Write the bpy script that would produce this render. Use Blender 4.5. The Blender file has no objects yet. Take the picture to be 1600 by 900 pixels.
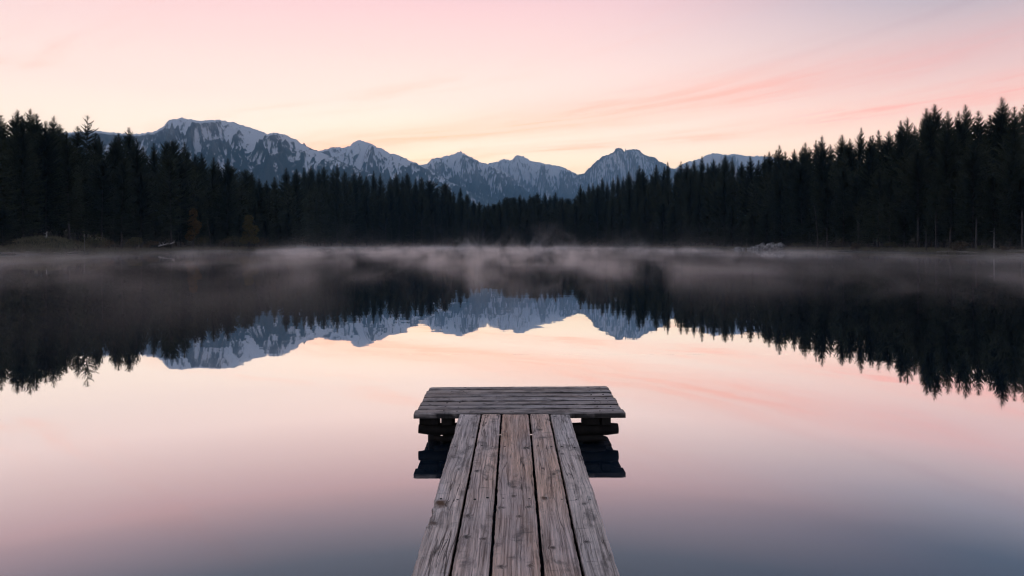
import bpy, math, random
import numpy as np

# ------------------------------------------------------------------ scene, camera, world, light, exposure
sc = bpy.context.scene
COL = sc.collection
F = 1067.0            # focal length in pixels of a 1600 px wide frame
HZ = 381.0            # horizon row in that frame
HC = 1.79             # eye height over the water
R = math.radians

cam_d = bpy.data.cameras.new('camera')
cam = bpy.data.objects.new('camera', cam_d)
COL.objects.link(cam)
cam_d.sensor_width = 36.0
cam_d.lens = 36.0 * F / 1600.0
cam_d.shift_y = -(450.0 - HZ) / 1600.0
cam_d.clip_start = 0.05
cam_d.clip_end = 60000.0
cam.location = (0, 0, HC)
cam.rotation_euler = (R(90), 0, 0)
sc.camera = cam

SUN_AZ = R(-9)        # the hidden sun: a little left of straight ahead, behind the ridge
SUN_EL = R(1.5)

world = bpy.data.worlds.new('World')
sc.world = world
world.use_nodes = True


class NT:
    """small helper to write node graphs as expressions"""
    def __init__(self, tree):
        self.t = tree
        tree.nodes.clear()

    def n(self, kind, **kw):
        nd = self.t.nodes.new(kind)
        for k, v in kw.items():
            setattr(nd, k, v)
        return nd

    def put(self, sock, val):
        if val is None:
            return
        if isinstance(val, bpy.types.NodeSocket):
            self.t.links.new(val, sock)
        else:
            sock.default_value = val

    def m(self, op, a, b=None, c=None, clamp=False):
        nd = self.n('ShaderNodeMath', operation=op, use_clamp=clamp)
        self.put(nd.inputs[0], a)
        self.put(nd.inputs[1], b)
        self.put(nd.inputs[2], c)
        return nd.outputs[0]

    def vm(self, op, a, b=None):
        nd = self.n('ShaderNodeVectorMath', operation=op)
        self.put(nd.inputs[0], a)
        self.put(nd.inputs[1], b)
        return nd.outputs[0]

    def xyz(self, x=0.0, y=0.0, z=0.0):
        nd = self.n('ShaderNodeCombineXYZ')
        for i, v in enumerate((x, y, z)):
            self.put(nd.inputs[i], v)
        return nd.outputs[0]

    def sep(self, v):
        nd = self.n('ShaderNodeSeparateXYZ')
        self.put(nd.inputs[0], v)
        return nd.outputs

    def noise(self, v, scale=1.0, detail=4.0, rough=0.55, dist=0.0, dims='3D'):
        nd = self.n('ShaderNodeTexNoise', noise_dimensions=dims)
        self.put(nd.inputs['Vector'], v)
        self.put(nd.inputs['Scale'], scale)
        nd.inputs['Detail'].default_value = detail
        nd.inputs['Roughness'].default_value = rough
        nd.inputs['Distortion'].default_value = dist
        return nd.outputs[0]

    def maprange(self, v, a, b, c=0.0, d=1.0, smooth=True):
        nd = self.n('ShaderNodeMapRange')
        nd.interpolation_type = 'SMOOTHSTEP' if smooth else 'LINEAR'
        nd.clamp = True
        for i, x in enumerate((v, a, b, c, d)):
            self.put(nd.inputs[i], x)
        return nd.outputs[0]

    def ramp(self, v, stops, interp='LINEAR'):
        nd = self.n('ShaderNodeValToRGB')
        cr = nd.color_ramp
        cr.interpolation = interp
        while len(cr.elements) < len(stops):
            cr.elements.new(0.5)
        for e, (p, c) in zip(cr.elements, stops):
            e.position = p
            e.color = (*c, 1.0) if len(c) == 3 else c
        self.put(nd.inputs[0], v)
        return nd.outputs[0]

    def mix(self, f, a, b, mode='MIX'):
        nd = self.n('ShaderNodeMix', data_type='RGBA', blend_type=mode)
        nd.clamp_factor = True
        self.put(nd.inputs[0], f)
        self.put(nd.inputs[6], a if isinstance(a, bpy.types.NodeSocket) else (*a, 1.0))
        self.put(nd.inputs[7], b if isinstance(b, bpy.types.NodeSocket) else (*b, 1.0))
        return nd.outputs[2]

    def attr(self, name):
        nd = self.n('ShaderNodeAttribute', attribute_name=name)
        return nd.outputs['Fac']


HAZE_D, HAZE_TOP, HAZE_COL = 1.0e-4, 1260.0, (0.36, 0.68, 1.0)


def above_haze(stops):
    # colours wanted at the lake, seen through the valley haze: what the sky beyond it has to be
    out = []
    for p, c in stops:
        T = math.exp(-HAZE_D * min((HAZE_TOP) / max(p, 0.02), 12600.0))
        out.append((p, tuple(max(0.0, (v - (1 - T) * 0.33 * h) / T) for v, h in zip(c, HAZE_COL))))
    return out


def build_world():
    g = NT(world.node_tree)
    d = g.n('ShaderNodeTexCoord').outputs['Generated']
    x, y, z = g.sep(d)
    h = g.m('MAXIMUM', g.m('SQRT', g.m('ADD', g.m('MULTIPLY', x, x), g.m('MULTIPLY', y, y))), 1e-4)
    az0 = R(-16)
    c = g.m('DIVIDE', g.m('ADD', g.m('MULTIPLY', x, math.sin(az0)), g.m('MULTIPLY', y, math.cos(az0))), h)
    m = g.maprange(c, 0.975, 0.60)                 # 0 towards the glow, 1 away from it
    # the dawn sky towards the glow and away from it, by height over the horizon
    glow = g.ramp(g.m('MAXIMUM', z, 0.0), above_haze([
        (0.00, (1.06, 0.84, 0.56)), (0.08, (1.04, 0.87, 0.65)), (0.14, (1.02, 0.87, 0.76)),
        (0.20, (1.00, 0.81, 0.75)), (0.27, (0.98, 0.73, 0.71)), (0.33, (0.95, 0.64, 0.67)),
        (0.36, (0.70, 0.53, 0.60)), (0.41, (0.34, 0.37, 0.47)), (0.50, (0.22, 0.29, 0.40)),
        (1.00, (0.30, 0.33, 0.43))]))
    away = g.ramp(g.m('MAXIMUM', z, 0.0), above_haze([
        (0.00, (1.00, 0.76, 0.60)), (0.10, (1.00, 0.76, 0.64)), (0.16, (0.95, 0.67, 0.62)),
        (0.21, (0.82, 0.60, 0.60)), (0.26, (0.66, 0.54, 0.58)), (0.30, (0.46, 0.44, 0.53)),
        (0.35, (0.19, 0.25, 0.36)), (0.43, (0.12, 0.18, 0.29)), (0.60, (0.17, 0.22, 0.33)),
        (1.00, (0.27, 0.30, 0.40))]))
    sky = g.mix(m, glow, away)
    dusk = g.ramp(g.m('MAXIMUM', z, 0.0), [         # the side turned from the dawn is still dim and blue
        (0.00, (0.44, 0.43, 0.52)), (0.12, (0.54, 0.47, 0.54)), (0.25, (0.48, 0.47, 0.56)), (0.6, (0.34, 0.36, 0.46)), (1.0, (0.32, 0.34, 0.44))])
    sky = g.mix(g.maprange(c, 0.45, -0.35), sky, dusk)
    # high cirrus: bands on a cloud deck overhead, running from far left to near right
    zc = g.m('MAXIMUM', z, 0.05)
    u = g.m('DIVIDE', x, zc)
    v = g.m('DIVIDE', y, zc)
    s = g.m('ADD', u, v)
    t = g.m('SUBTRACT', u, v)
    wob = g.noise(g.xyz(g.m('MULTIPLY', t, 0.22), g.m('MULTIPLY', s, 0.10), 3.3), 1.0, 3.0)
    tt = g.m('ADD', t, 3.9)
    bow = g.m('MINIMUM', g.m('MULTIPLY', g.m('MULTIPLY', tt, tt), 0.07), 1.0)
    s2 = g.m('ADD', g.m('ADD', s, bow), g.m('MULTIPLY', g.m('SUBTRACT', wob, 0.5), 1.0))
    fib = g.noise(g.xyz(g.m('MULTIPLY', t, 0.42), g.m('MULTIPLY', s2, 2.1), 1.7), 1.0, 8.0, 0.66, 0.6)
    fib2 = g.noise(g.xyz(g.m('MULTIPLY', t, 0.60), g.m('MULTIPLY', s2, 2.6), 9.1), 1.0, 8.0, 0.66, 0.4)

    def band(cn, w):
        q = g.m('DIVIDE', g.m('SUBTRACT', s2, cn), w)
        return g.m('EXPONENT', g.m('MULTIPLY', g.m('MULTIPLY', q, q), -1.0))
    fm = g.maprange(fib, 0.38, 0.66)
    fm2 = g.maprange(fib2, 0.42, 0.68)
    b1 = g.m('MULTIPLY', band(6.1, 0.80), g.m('ADD', 0.55, g.m('MULTIPLY', fm, 0.55)))
    b2 = g.m('MULTIPLY', band(8.2, 0.58), g.m('ADD', 0.28, g.m('MULTIPLY', fm2, 0.80)))
    b3 = g.m('MULTIPLY', g.m('ADD', g.m('ADD', band(4.0, 0.28), band(1.35, 0.28)), band(11.3, 0.8)),
             g.m('MULTIPLY', fm2, 0.6))
    shade = g.m('MULTIPLY', band(5.4, 0.24), g.m('MULTIPLY', fm, 0.55))
    lit = g.m('ADD', g.m('ADD', b1, b2), b3, clamp=True)
    up = g.maprange(z, 0.22, 0.31)
    tint = g.mix(m, (1.06, 0.71, 0.59), (1.09, 0.71, 0.68))    # thin cirrus reddens the light behind it
    sky = g.mix(g.m('MULTIPLY', shade, g.maprange(z, 0.19, 0.27, 0.0, 0.5)), sky, g.mix(1.0, sky, (0.82, 0.78, 0.82), 'MULTIPLY'))
    sky = g.mix(g.m('MULTIPLY', lit, g.maprange(z, 0.19, 0.28, 1.0, 0.22)), sky, g.mix(1.0, sky, tint, 'MULTIPLY'))
    # physical twilight added below the gradient
    nis = g.n('ShaderNodeTexSky', sky_type='NISHITA')
    nis.sun_disc = False
    nis.sun_elevation = SUN_EL
    nis.sun_rotation = SUN_AZ
    nis.altitude = 900.0
    nis.dust_density = 1.0
    bg1 = g.n('ShaderNodeBackground')
    g.put(bg1.inputs[0], nis.outputs[0])
    bg1.inputs[1].default_value = 0.05
    bg2 = g.n('ShaderNodeBackground')
    g.put(bg2.inputs[0], sky)
    bg2.inputs[1].default_value = 0.97
    add = g.n('ShaderNodeAddShader')
    g.put(add.inputs[0], bg1.outputs[0])
    g.put(add.inputs[1], bg2.outputs[0])
    out = g.n('ShaderNodeOutputWorld')
    g.put(out.inputs[0], add.outputs[0])


build_world()

sun_d = bpy.data.lights.new('sun', 'SUN')
sun_d.energy = 0.5
sun_d.angle = R(0.5)
sun_d.color = (1.0, 0.80, 0.62)
sun = bpy.data.objects.new('sun', sun_d)
COL.objects.link(sun)
sun.location = (0, 0, 60)
sun.rotation_euler = (R(90) - SUN_EL, 0, math.pi - SUN_AZ)

sc.render.engine = 'CYCLES'
sc.view_settings.view_transform = 'Standard'
sc.view_settings.look = 'None'
sc.view_settings.exposure = 0.0
sc.view_settings.gamma = 1.0
sc.view_settings.use_curve_mapping = False
cy = sc.cycles
cy.use_denoising = True
cy.denoiser = 'OPENIMAGEDENOISE'
cy.max_bounces = 7
cy.diffuse_bounces = 3
cy.glossy_bounces = 4
cy.transparent_max_bounces = 8
cy.volume_bounces = 1
cy.volume_max_steps = 256
cy.use_adaptive_sampling = True
cy.adaptive_threshold = 0.025
cy.filter_width = 1.2

# ------------------------------------------------------------------ helpers
rng = np.random.default_rng(7)
random.seed(7)


def mesh(name, verts, faces, mat=None, smooth=False):
    me = bpy.data.meshes.new(name)
    me.from_pydata([tuple(map(float, v)) for v in verts], [], [tuple(map(int, f)) for f in faces])
    if mat:
        me.materials.append(mat)
    if smooth:
        me.polygons.foreach_set('use_smooth', [True] * len(me.polygons))
    me.update()
    return me


def mesh_np(name, verts, faces, mat=None, smooth=False):
    """fast path: faces is an (n,3) or (n,4) int array"""
    me = bpy.data.meshes.new(name)
    verts = np.asarray(verts, np.float32)
    faces = np.asarray(faces, np.int32)
    k = faces.shape[1]
    me.vertices.add(len(verts))
    me.vertices.foreach_set('co', verts.ravel())
    me.loops.add(faces.size)
    me.loops.foreach_set('vertex_index', faces.ravel())
    me.polygons.add(len(faces))
    me.polygons.foreach_set('loop_start', np.arange(0, faces.size, k, dtype=np.int32))
    if smooth:
        me.polygons.foreach_set('use_smooth', np.ones(len(faces), bool))
    if mat:
        me.materials.append(mat)
    me.update(calc_edges=True)
    return me


def link(name, me, parent=None, loc=None):
    o = bpy.data.objects.new(name, me)
    COL.objects.link(o)
    if parent:
        o.parent = parent
    if loc is not None:
        o.location = loc
    return o


def tag(o, label=None, cat=None, group=None, kind=None):
    if label:
        o['label'] = label
    if cat:
        o['category'] = cat
    if group:
        o['group'] = group
    if kind:
        o['kind'] = kind
    return o


def setattr_f(me, name, vals):
    a = me.attributes.new(name, 'FLOAT', 'POINT')
    a.data.foreach_set('value', np.asarray(vals, np.float32))


# gradient noise on the plane, vectorised
_perm = np.random.default_rng(11).permutation(512)
_perm = np.concatenate([_perm, _perm, _perm])
_ang = np.random.default_rng(12).uniform(0, 2 * np.pi, 512)


def perlin(x, y):
    x = np.asarray(x, float)
    y = np.asarray(y, float)
    xi = np.floor(x).astype(int)
    yi = np.floor(y).astype(int)
    xf = x - xi
    yf = y - yi

    def gr(ix, iy, dx, dy):
        a = _ang[_perm[(_perm[ix % 512] + iy) % 512] % 512]
        return np.cos(a) * dx + np.sin(a) * dy
    u = xf * xf * xf * (xf * (xf * 6 - 15) + 10)
    v = yf * yf * yf * (yf * (yf * 6 - 15) + 10)
    a = gr(xi, yi, xf, yf)
    b = gr(xi + 1, yi, xf - 1, yf)
    c = gr(xi, yi + 1, xf, yf - 1)
    d = gr(xi + 1, yi + 1, xf - 1, yf - 1)
    return (a + (b - a) * u) * (1 - v) + (c + (d - c) * u) * v


def fbm(x, y, o=5, g=0.5):
    s, a, f = 0, 1.0, 1.0
    for i in range(o):
        s = s + a * perlin(x * f + 17.3 * i, y * f - 9.1 * i)
        a *= g
        f *= 2.03
    return s


def ridged(x, y, o=5, g=0.5):
    s, a, f, w = 0, 1.0, 1.0, 1.0
    for i in range(o):
        r = 1.0 - np.abs(perlin(x * f + 31.7 * i, y * f + 5.9 * i)) * 1.9
        r = np.clip(r, 0, 1) ** 2
        s = s + a * r * w
        w = np.clip(r * 1.4, 0, 1)
        a *= g
        f *= 2.07
    return s


def sstep(a, b, x):
    t = np.clip((x - a) / (b - a), 0, 1)
    return t * t * (3 - 2 * t)


# ------------------------------------------------------------------ materials
def material(name):
    m = bpy.data.materials.new(name)
    m.use_nodes = True
    return m, NT(m.node_tree)


def surf(g, col, rough=0.8, spec=0.3, bump=None, bstr=0.3, bdist=0.01, extra=None):
    b = g.n('ShaderNodeBsdfPrincipled')
    g.put(b.inputs['Base Color'], col if isinstance(col, bpy.types.NodeSocket) else (*col, 1.0))
    g.put(b.inputs['Roughness'], rough)
    b.inputs['Specular IOR Level'].default_value = spec
    if bump is not None:
        bp = g.n('ShaderNodeBump')
        bp.inputs['Strength'].default_value = bstr
        bp.inputs['Distance'].default_value = bdist
        g.put(bp.inputs['Height'], bump)
        g.put(b.inputs['Normal'], bp.outputs[0])
    out = g.n('ShaderNodeOutputMaterial')
    g.put(out.inputs[0], b.outputs[0])
    return b


def mat_wood(name, dark, light, rim=(0.62, 0.50, 0.44), rimf=0.6):
    m, g = material(name)
    tc = g.n('ShaderNodeTexCoord').outputs['Object']
    oi = g.n('ShaderNodeObjectInfo')
    rnd = oi.outputs['Random']
    grey, _, _ = g.sep(oi.outputs['Color'])          # 1: weathered to grey, 0: still brown
    off = g.m('MULTIPLY', rnd, 37.0)
    v = g.vm('ADD', tc, g.xyz(off, g.m('MULTIPLY', rnd, 91.0), off))
    knot = g.attr('knot')
    # grain flows round the knots
    x, y, z = g.sep(v)
    xs = g.m('ADD', x, g.m('MULTIPLY', knot, 0.02))
    warp = g.noise(g.xyz(g.m('MULTIPLY', x, 6.0), g.m('MULTIPLY', y, 1.2), z), 1.0, 2.0)
    xw = g.m('ADD', xs, g.m('MULTIPLY', warp, 0.05))
    fine = g.noise(g.xyz(g.m('MULTIPLY', xw, 110.0), g.m('MULTIPLY', y, 2.2), g.m('MULTIPLY', z, 40.0)), 1.0, 5.0, 0.65)
    mid = g.noise(g.xyz(g.m('MULTIPLY', xw, 42.0), g.m('MULTIPLY', y, 0.9), g.m('MULTIPLY', z, 12.0)), 1.0, 5.0, 0.6)
    blot = g.noise(g.xyz(g.m('MULTIPLY', x, 9.0), g.m('MULTIPLY', y, 4.5), z), 1.0, 6.0, 0.62, 0.4)
    cross = g.noise(g.xyz(g.m('MULTIPLY', x, 7.0), g.m('MULTIPLY', y, 26.0), z), 1.0, 3.0, 0.5)
    broad = g.noise(g.xyz(g.m('MULTIPLY', x, 2.5), g.m('MULTIPLY', y, 1.1), z), 1.0, 3.0)
    ck = g.noise(g.xyz(g.m('MULTIPLY', xw, 13.0), g.m('MULTIPLY', y, 0.55), z), 1.0, 3.0, 0.55)
    ckd = g.m('ABSOLUTE', g.m('SUBTRACT', ck, 0.5))
    ckm = g.maprange(broad, 0.42, 0.60)
    crack = g.m('MULTIPLY', g.maprange(ckd, 0.0, 0.011, 1.0, 0.0), ckm)
    lum = g.m('ADD', g.m('ADD', g.m('MULTIPLY', fine, 0.52), g.m('MULTIPLY', mid, 0.42)), g.m('MULTIPLY', broad, 0.14))
    col = g.ramp(g.maprange(lum, 0.42, 0.67, 0, 1, False), [(0.0, dark), (0.45, tuple((a + b) / 2 for a, b in zip(dark, light))), (1.0, light)])
    hue = g.noise(g.xyz(g.m('MULTIPLY', x, 3.0), g.m('MULTIPLY', y, 0.7), g.m('ADD', z, 5.0)), 1.0, 2.0)
    warm = g.mix(g.maprange(hue, 0.35, 0.65), (0.92, 0.97, 1.08), (1.14, 0.98, 0.86))
    col = g.mix(1.0, col, warm, 'MULTIPLY')
    tone = g.m('ADD', 0.95, g.m('MULTIPLY', rnd, 0.30))
    col = g.mix(1.0, col, g.xyz(tone, tone, tone), 'MULTIPLY')
    bw = g.n('ShaderNodeRGBToBW')
    g.put(bw.inputs[0], col)
    lumc = g.mix(1.0, g.xyz(bw.outputs[0], bw.outputs[0], bw.outputs[0]), (1.07, 0.97, 0.92), 'MULTIPLY')
    col = g.mix(g.m('MULTIPLY', grey, 0.75), col, lumc)
    stain = g.maprange(g.m('ADD', blot, g.m('MULTIPLY', grey, 0.055)), 0.53, 0.70)
    col = g.mix(g.m('MULTIPLY', stain, 0.62), col, (0.05, 0.045, 0.045))
    scr = g.m('MULTIPLY', g.maprange(cross, 0.62, 0.74), 0.45)
    col = g.mix(scr, col, (0.07, 0.06, 0.058))
    lic = g.maprange(g.noise(g.vm('MULTIPLY', v, (30.0, 14.0, 10.0)), 1.0, 4.0), 0.60, 0.75)
    col = g.mix(g.m('MULTIPLY', lic, 0.35), col, (0.42, 0.39, 0.38))
    fleck = g.noise(g.xyz(g.m('MULTIPLY', xw, 240.0), g.m('MULTIPLY', y, 6.0), z), 1.0, 3.0, 0.6)
    col = g.mix(g.m('MULTIPLY', g.maprange(fleck, 0.57, 0.68), 0.55), col, (0.74, 0.62, 0.55))
    col = g.mix(g.m('MULTIPLY', g.maprange(fleck, 0.42, 0.33), 0.60), col, (0.05, 0.035, 0.03))
    kc = g.mix(g.attr('knot_hue'), (0.045, 0.036, 0.032), (0.11, 0.052, 0.026))
    col = g.mix(knot, col, kc)
    col = g.mix(g.m('MULTIPLY', crack, 0.78), col, (0.012, 0.010, 0.009))
    wear_seam_shade = g.attr('edge')
    col = g.mix(g.m('MULTIPLY', wear_seam_shade, rimf), col, rim)  # walkway: pale worn rim; platform: dark rim standing in for seam shade
    hgt = g.m('SUBTRACT', g.m('ADD', g.m('MULTIPLY', fine, 0.6), g.m('MULTIPLY', mid, 0.7)), g.m('MULTIPLY', crack, 1.6))
    surf(g, col, 0.72, 0.28, hgt, 0.9, 0.008)
    return m


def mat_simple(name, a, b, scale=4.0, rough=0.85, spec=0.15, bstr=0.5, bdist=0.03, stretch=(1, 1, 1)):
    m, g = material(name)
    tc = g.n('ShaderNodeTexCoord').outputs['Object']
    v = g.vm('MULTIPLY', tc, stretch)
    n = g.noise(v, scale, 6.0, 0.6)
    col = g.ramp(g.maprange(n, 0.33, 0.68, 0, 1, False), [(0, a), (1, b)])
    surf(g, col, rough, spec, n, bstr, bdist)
    return m


def mat_leaf(name, a, b):
    m, g = material(name)
    tc = g.n('ShaderNodeTexCoord').outputs['Object']
    n = g.noise(tc, 0.8, 3.0)
    rnd = g.n('ShaderNodeObjectInfo').outputs['Random']
    f = g.m('ADD', g.maprange(n, 0.35, 0.65, 0, 0.35), g.m('MULTIPLY', rnd, 0.65))
    surf(g, g.mix(f, a, b), 0.75, 0.12)
    return m


W_WALK = mat_wood('weathered_plank', (0.18, 0.112, 0.085), (0.95, 0.70, 0.57))
W_PLAT = mat_wood('grey_plank', (0.10, 0.070, 0.056), (0.74, 0.58, 0.49), (0.014, 0.011, 0.010), 0.92)  # near-black rim: shade of seams and side faces painted into the boards
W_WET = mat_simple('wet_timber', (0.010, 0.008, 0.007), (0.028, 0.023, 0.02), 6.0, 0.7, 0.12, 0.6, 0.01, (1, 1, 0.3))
M_NAIL = mat_simple('rusty_iron', (0.012, 0.009, 0.008), (0.03, 0.02, 0.016), 60.0, 0.6, 0.4, 0.3, 0.001)
M_BARK = mat_simple('spruce_bark', (0.045, 0.038, 0.034), (0.12, 0.105, 0.095), 3.0, 0.9, 0.1, 0.8, 0.05, (3, 3, 0.5))
M_PALE = mat_simple('silver_bark', (0.20, 0.18, 0.16), (0.60, 0.56, 0.52), 5.0, 0.85, 0.15, 0.6, 0.02, (1, 1, 1))
M_NEEDLE = mat_leaf('spruce_needles', (0.018, 0.026, 0.018), (0.060, 0.066, 0.036))
M_NEEDLE2 = mat_leaf('fir_needles', (0.018, 0.024, 0.016), (0.062, 0.064, 0.034))
M_GOLD = mat_leaf('autumn_leaves', (0.08, 0.050, 0.018), (0.15, 0.09, 0.03))
M_YELL = mat_leaf('yellow_leaves', (0.10, 0.080, 0.026), (0.21, 0.16, 0.05))
M_SHRUB = mat_leaf('shrub_leaves', (0.03, 0.035, 0.025), (0.055, 0.055, 0.035))
M_OLIVE = mat_leaf('olive_leaves', (0.07, 0.068, 0.032), (0.14, 0.125, 0.06))
M_BROWN = mat_leaf('brown_leaves', (0.075, 0.055, 0.03), (0.14, 0.10, 0.055))
M_GRASS = mat_leaf('dry_grass', (0.09, 0.085, 0.05), (0.20, 0.175, 0.11))
M_ROCK = mat_simple('pale_limestone', (0.05, 0.047, 0.045), (0.50, 0.48, 0.46), 1.3, 0.85, 0.2, 0.9, 0.08)


def mat_ground():
    m, g = material('forest_floor')
    p = g.n('ShaderNodeNewGeometry').outputs['Position']
    n = g.noise(p, 0.35, 6.0, 0.6)
    n2 = g.noise(p, 3.0, 5.0, 0.6)
    col = g.ramp(g.maprange(n, 0.35, 0.65, 0, 1, False), [(0, (0.030, 0.026, 0.018)), (0.5, (0.055, 0.050, 0.030)), (1, (0.075, 0.068, 0.045))])
    col = g.mix(g.m('MULTIPLY', g.maprange(n2, 0.5, 0.7), 0.6), col, (0.03, 0.025, 0.02))
    col = g.mix(g.m('MULTIPLY', g.attr('sand'), g.maprange(n2, 0.2, 0.6)), col, (0.36, 0.37, 0.36))
    surf(g, col, 0.9, 0.1, n2, 0.8, 0.15)
    return m


def mat_water():
    m, g = material('lake_water')
    p = g.n('ShaderNodeNewGeometry').outputs['Position']
    n1 = g.noise(g.vm('MULTIPLY', p, (0.5, 0.9, 0.0)), 1.0, 2.0, 0.5)
    n2 = g.noise(g.vm('MULTIPLY', p, (0.05, 0.14, 0.0)), 1.0, 2.0, 0.5)
    bp = g.n('ShaderNodeBump')
    bp.inputs['Strength'].default_value = 1.0
    bp.inputs['Distance'].default_value = 1.0
    g.put(bp.inputs['Height'], g.m('ADD', g.m('MULTIPLY', n1, 0.0016), g.m('MULTIPLY', n2, 0.010)))
    gl = g.n('ShaderNodeBsdfGlossy')
    gl.inputs['Roughness'].default_value = 0.016
    gl.inputs['Color'].default_value = (0.97, 0.97, 0.98, 1)
    g.put(gl.inputs['Normal'], bp.outputs[0])
    df = g.n('ShaderNodeBsdfDiffuse')
    df.inputs['Color'].default_value = (0.009, 0.024, 0.045, 1)
    lw = g.n('ShaderNodeLayerWeight')
    lw.inputs['Blend'].default_value = 0.5
    refl = g.ramp(lw.outputs['Facing'], [(0.0, (.06,) * 3), (0.40, (.14,) * 3), (0.56, (.24,) * 3), (0.66, (.47,) * 3),
                                         (0.76, (.84,) * 3), (0.87, (.95,) * 3), (1.0, (1.0,) * 3)])
    mx = g.n('ShaderNodeMixShader')
    g.put(mx.inputs[0], refl)
    g.put(mx.inputs[1], df.outputs[0])
    g.put(mx.inputs[2], gl.outputs[0])
    out = g.n('ShaderNodeOutputMaterial')
    g.put(out.inputs[0], mx.outputs[0])
    return m


def mat_mountain():
    m, g = material('snowy_rock')
    p = g.n('ShaderNodeNewGeometry').outputs['Position']
    snow = g.attr('snow')
    wood = g.attr('wooded')
    n = g.noise(p, 0.018, 7.0, 0.68)
    n2 = g.noise(g.vm('MULTIPLY', p, (1.0, 0.32, 0.28)), 0.085, 7.0, 0.82)
    rock = g.ramp(g.maprange(n, 0.35, 0.65, 0, 1, False), [(0, (0.10, 0.10, 0.105)), (1, (0.30, 0.29, 0.29))])
    rock = g.mix(wood, rock, g.ramp(g.maprange(n2, 0.35, 0.65, 0, 1, False), [(0, (0.024, 0.036, 0.034)), (1, (0.07, 0.082, 0.072))]))
    sm = g.m('ADD', snow, g.m('MULTIPLY', g.m('SUBTRACT', n2, 0.5), 2.4))
    sm = g.m('ADD', sm, g.m('MULTIPLY', g.m('SUBTRACT', n, 0.5), 0.5))
    f = g.maprange(sm, 0.30, 0.72)
    col = g.mix(f, rock, (0.80, 0.80, 0.83))
    surf(g, col, 0.85, 0.1, n2, 0.6, 10.0)
    return m


M_GROUND = mat_ground()
M_WATER = mat_water()
M_MOUNT = mat_mountain()

# ------------------------------------------------------------------ the lake shore (star-shaped round the eye)
front_px = [(0, 398), (100, 396.5), (200, 394), (300, 392), (400, 390.5), (452, 390), (474, 387.6), (560, 387),
            (700, 386.8), (850, 386.8), (950, 387), (1050, 388), (1140, 389.5), (1225, 391), (1300, 392.5),
            (1400, 394.5), (1500, 396.5), (1600, 398)]
pts = []
for px, py in front_px:
    Y = F * HC / (py - HZ)
    pts.append(((px - 800) / F * Y, Y))
pts = ([(-2.2, -3.6), (-8, -5), (-50, -12), (-105, 5), (-104, 60)] + pts +
       [(104, 60), (105, 5), (50, -12), (8, -5), (2.2, -3.6)])
_az = np.array([math.atan2(p[0], p[1]) for p in pts])       # from -pi to pi, 0 straight ahead
_rr = np.array([math.hypot(*p) for p in pts])
_o = np.argsort(_az)
_az, _rr = _az[_o], _rr[_o]
_az = np.concatenate([[_az[-1] - 2 * np.pi], _az, [_az[0] + 2 * np.pi]])
_rr = np.concatenate([[_rr[-1]], _rr, [_rr[0]]])


def shore_r(az):
    r = np.exp(np.interp(az, _az, np.log(_rr)))
    wob = fbm(np.asarray(az) * 23.0, np.zeros_like(np.asarray(az, float)) + 0.37, 3)
    return r * (1 + 0.012 * wob * (np.abs(az) < 2.2))


def land_z(x, y):
    az = np.arctan2(x, y)
    r = np.hypot(x, y)
    s = r - shore_r(az)
    bank = 0.55 * sstep(-0.3, 3.5, s) + 0.045 * np.clip(s - 1, 0, 400) * sstep(0, 60, s + 20) - 0.12
    bank = np.minimum(bank, 16 + 0.002 * s)
    flat = np.exp(-((az - (-0.27)) / 0.035) ** 2)            # pale low beach behind the left point
    bank = bank * (1 - 0.55 * flat * (s < 30))
    bank = bank + 2.3 * np.exp(-((az + 0.60) / 0.045) ** 2) * sstep(0.8, 11, s) * sstep(90, 30, s)
    bank = bank + fbm(x * 0.09, y * 0.09, 4) * 0.55 * sstep(0.5, 8, s)
    bed = -0.12 + np.clip(s, -40, 0) * 0.10
    return np.where(s > 0, bank, np.where(s > -0.3, bank, np.minimum(bed, -0.12)))


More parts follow.
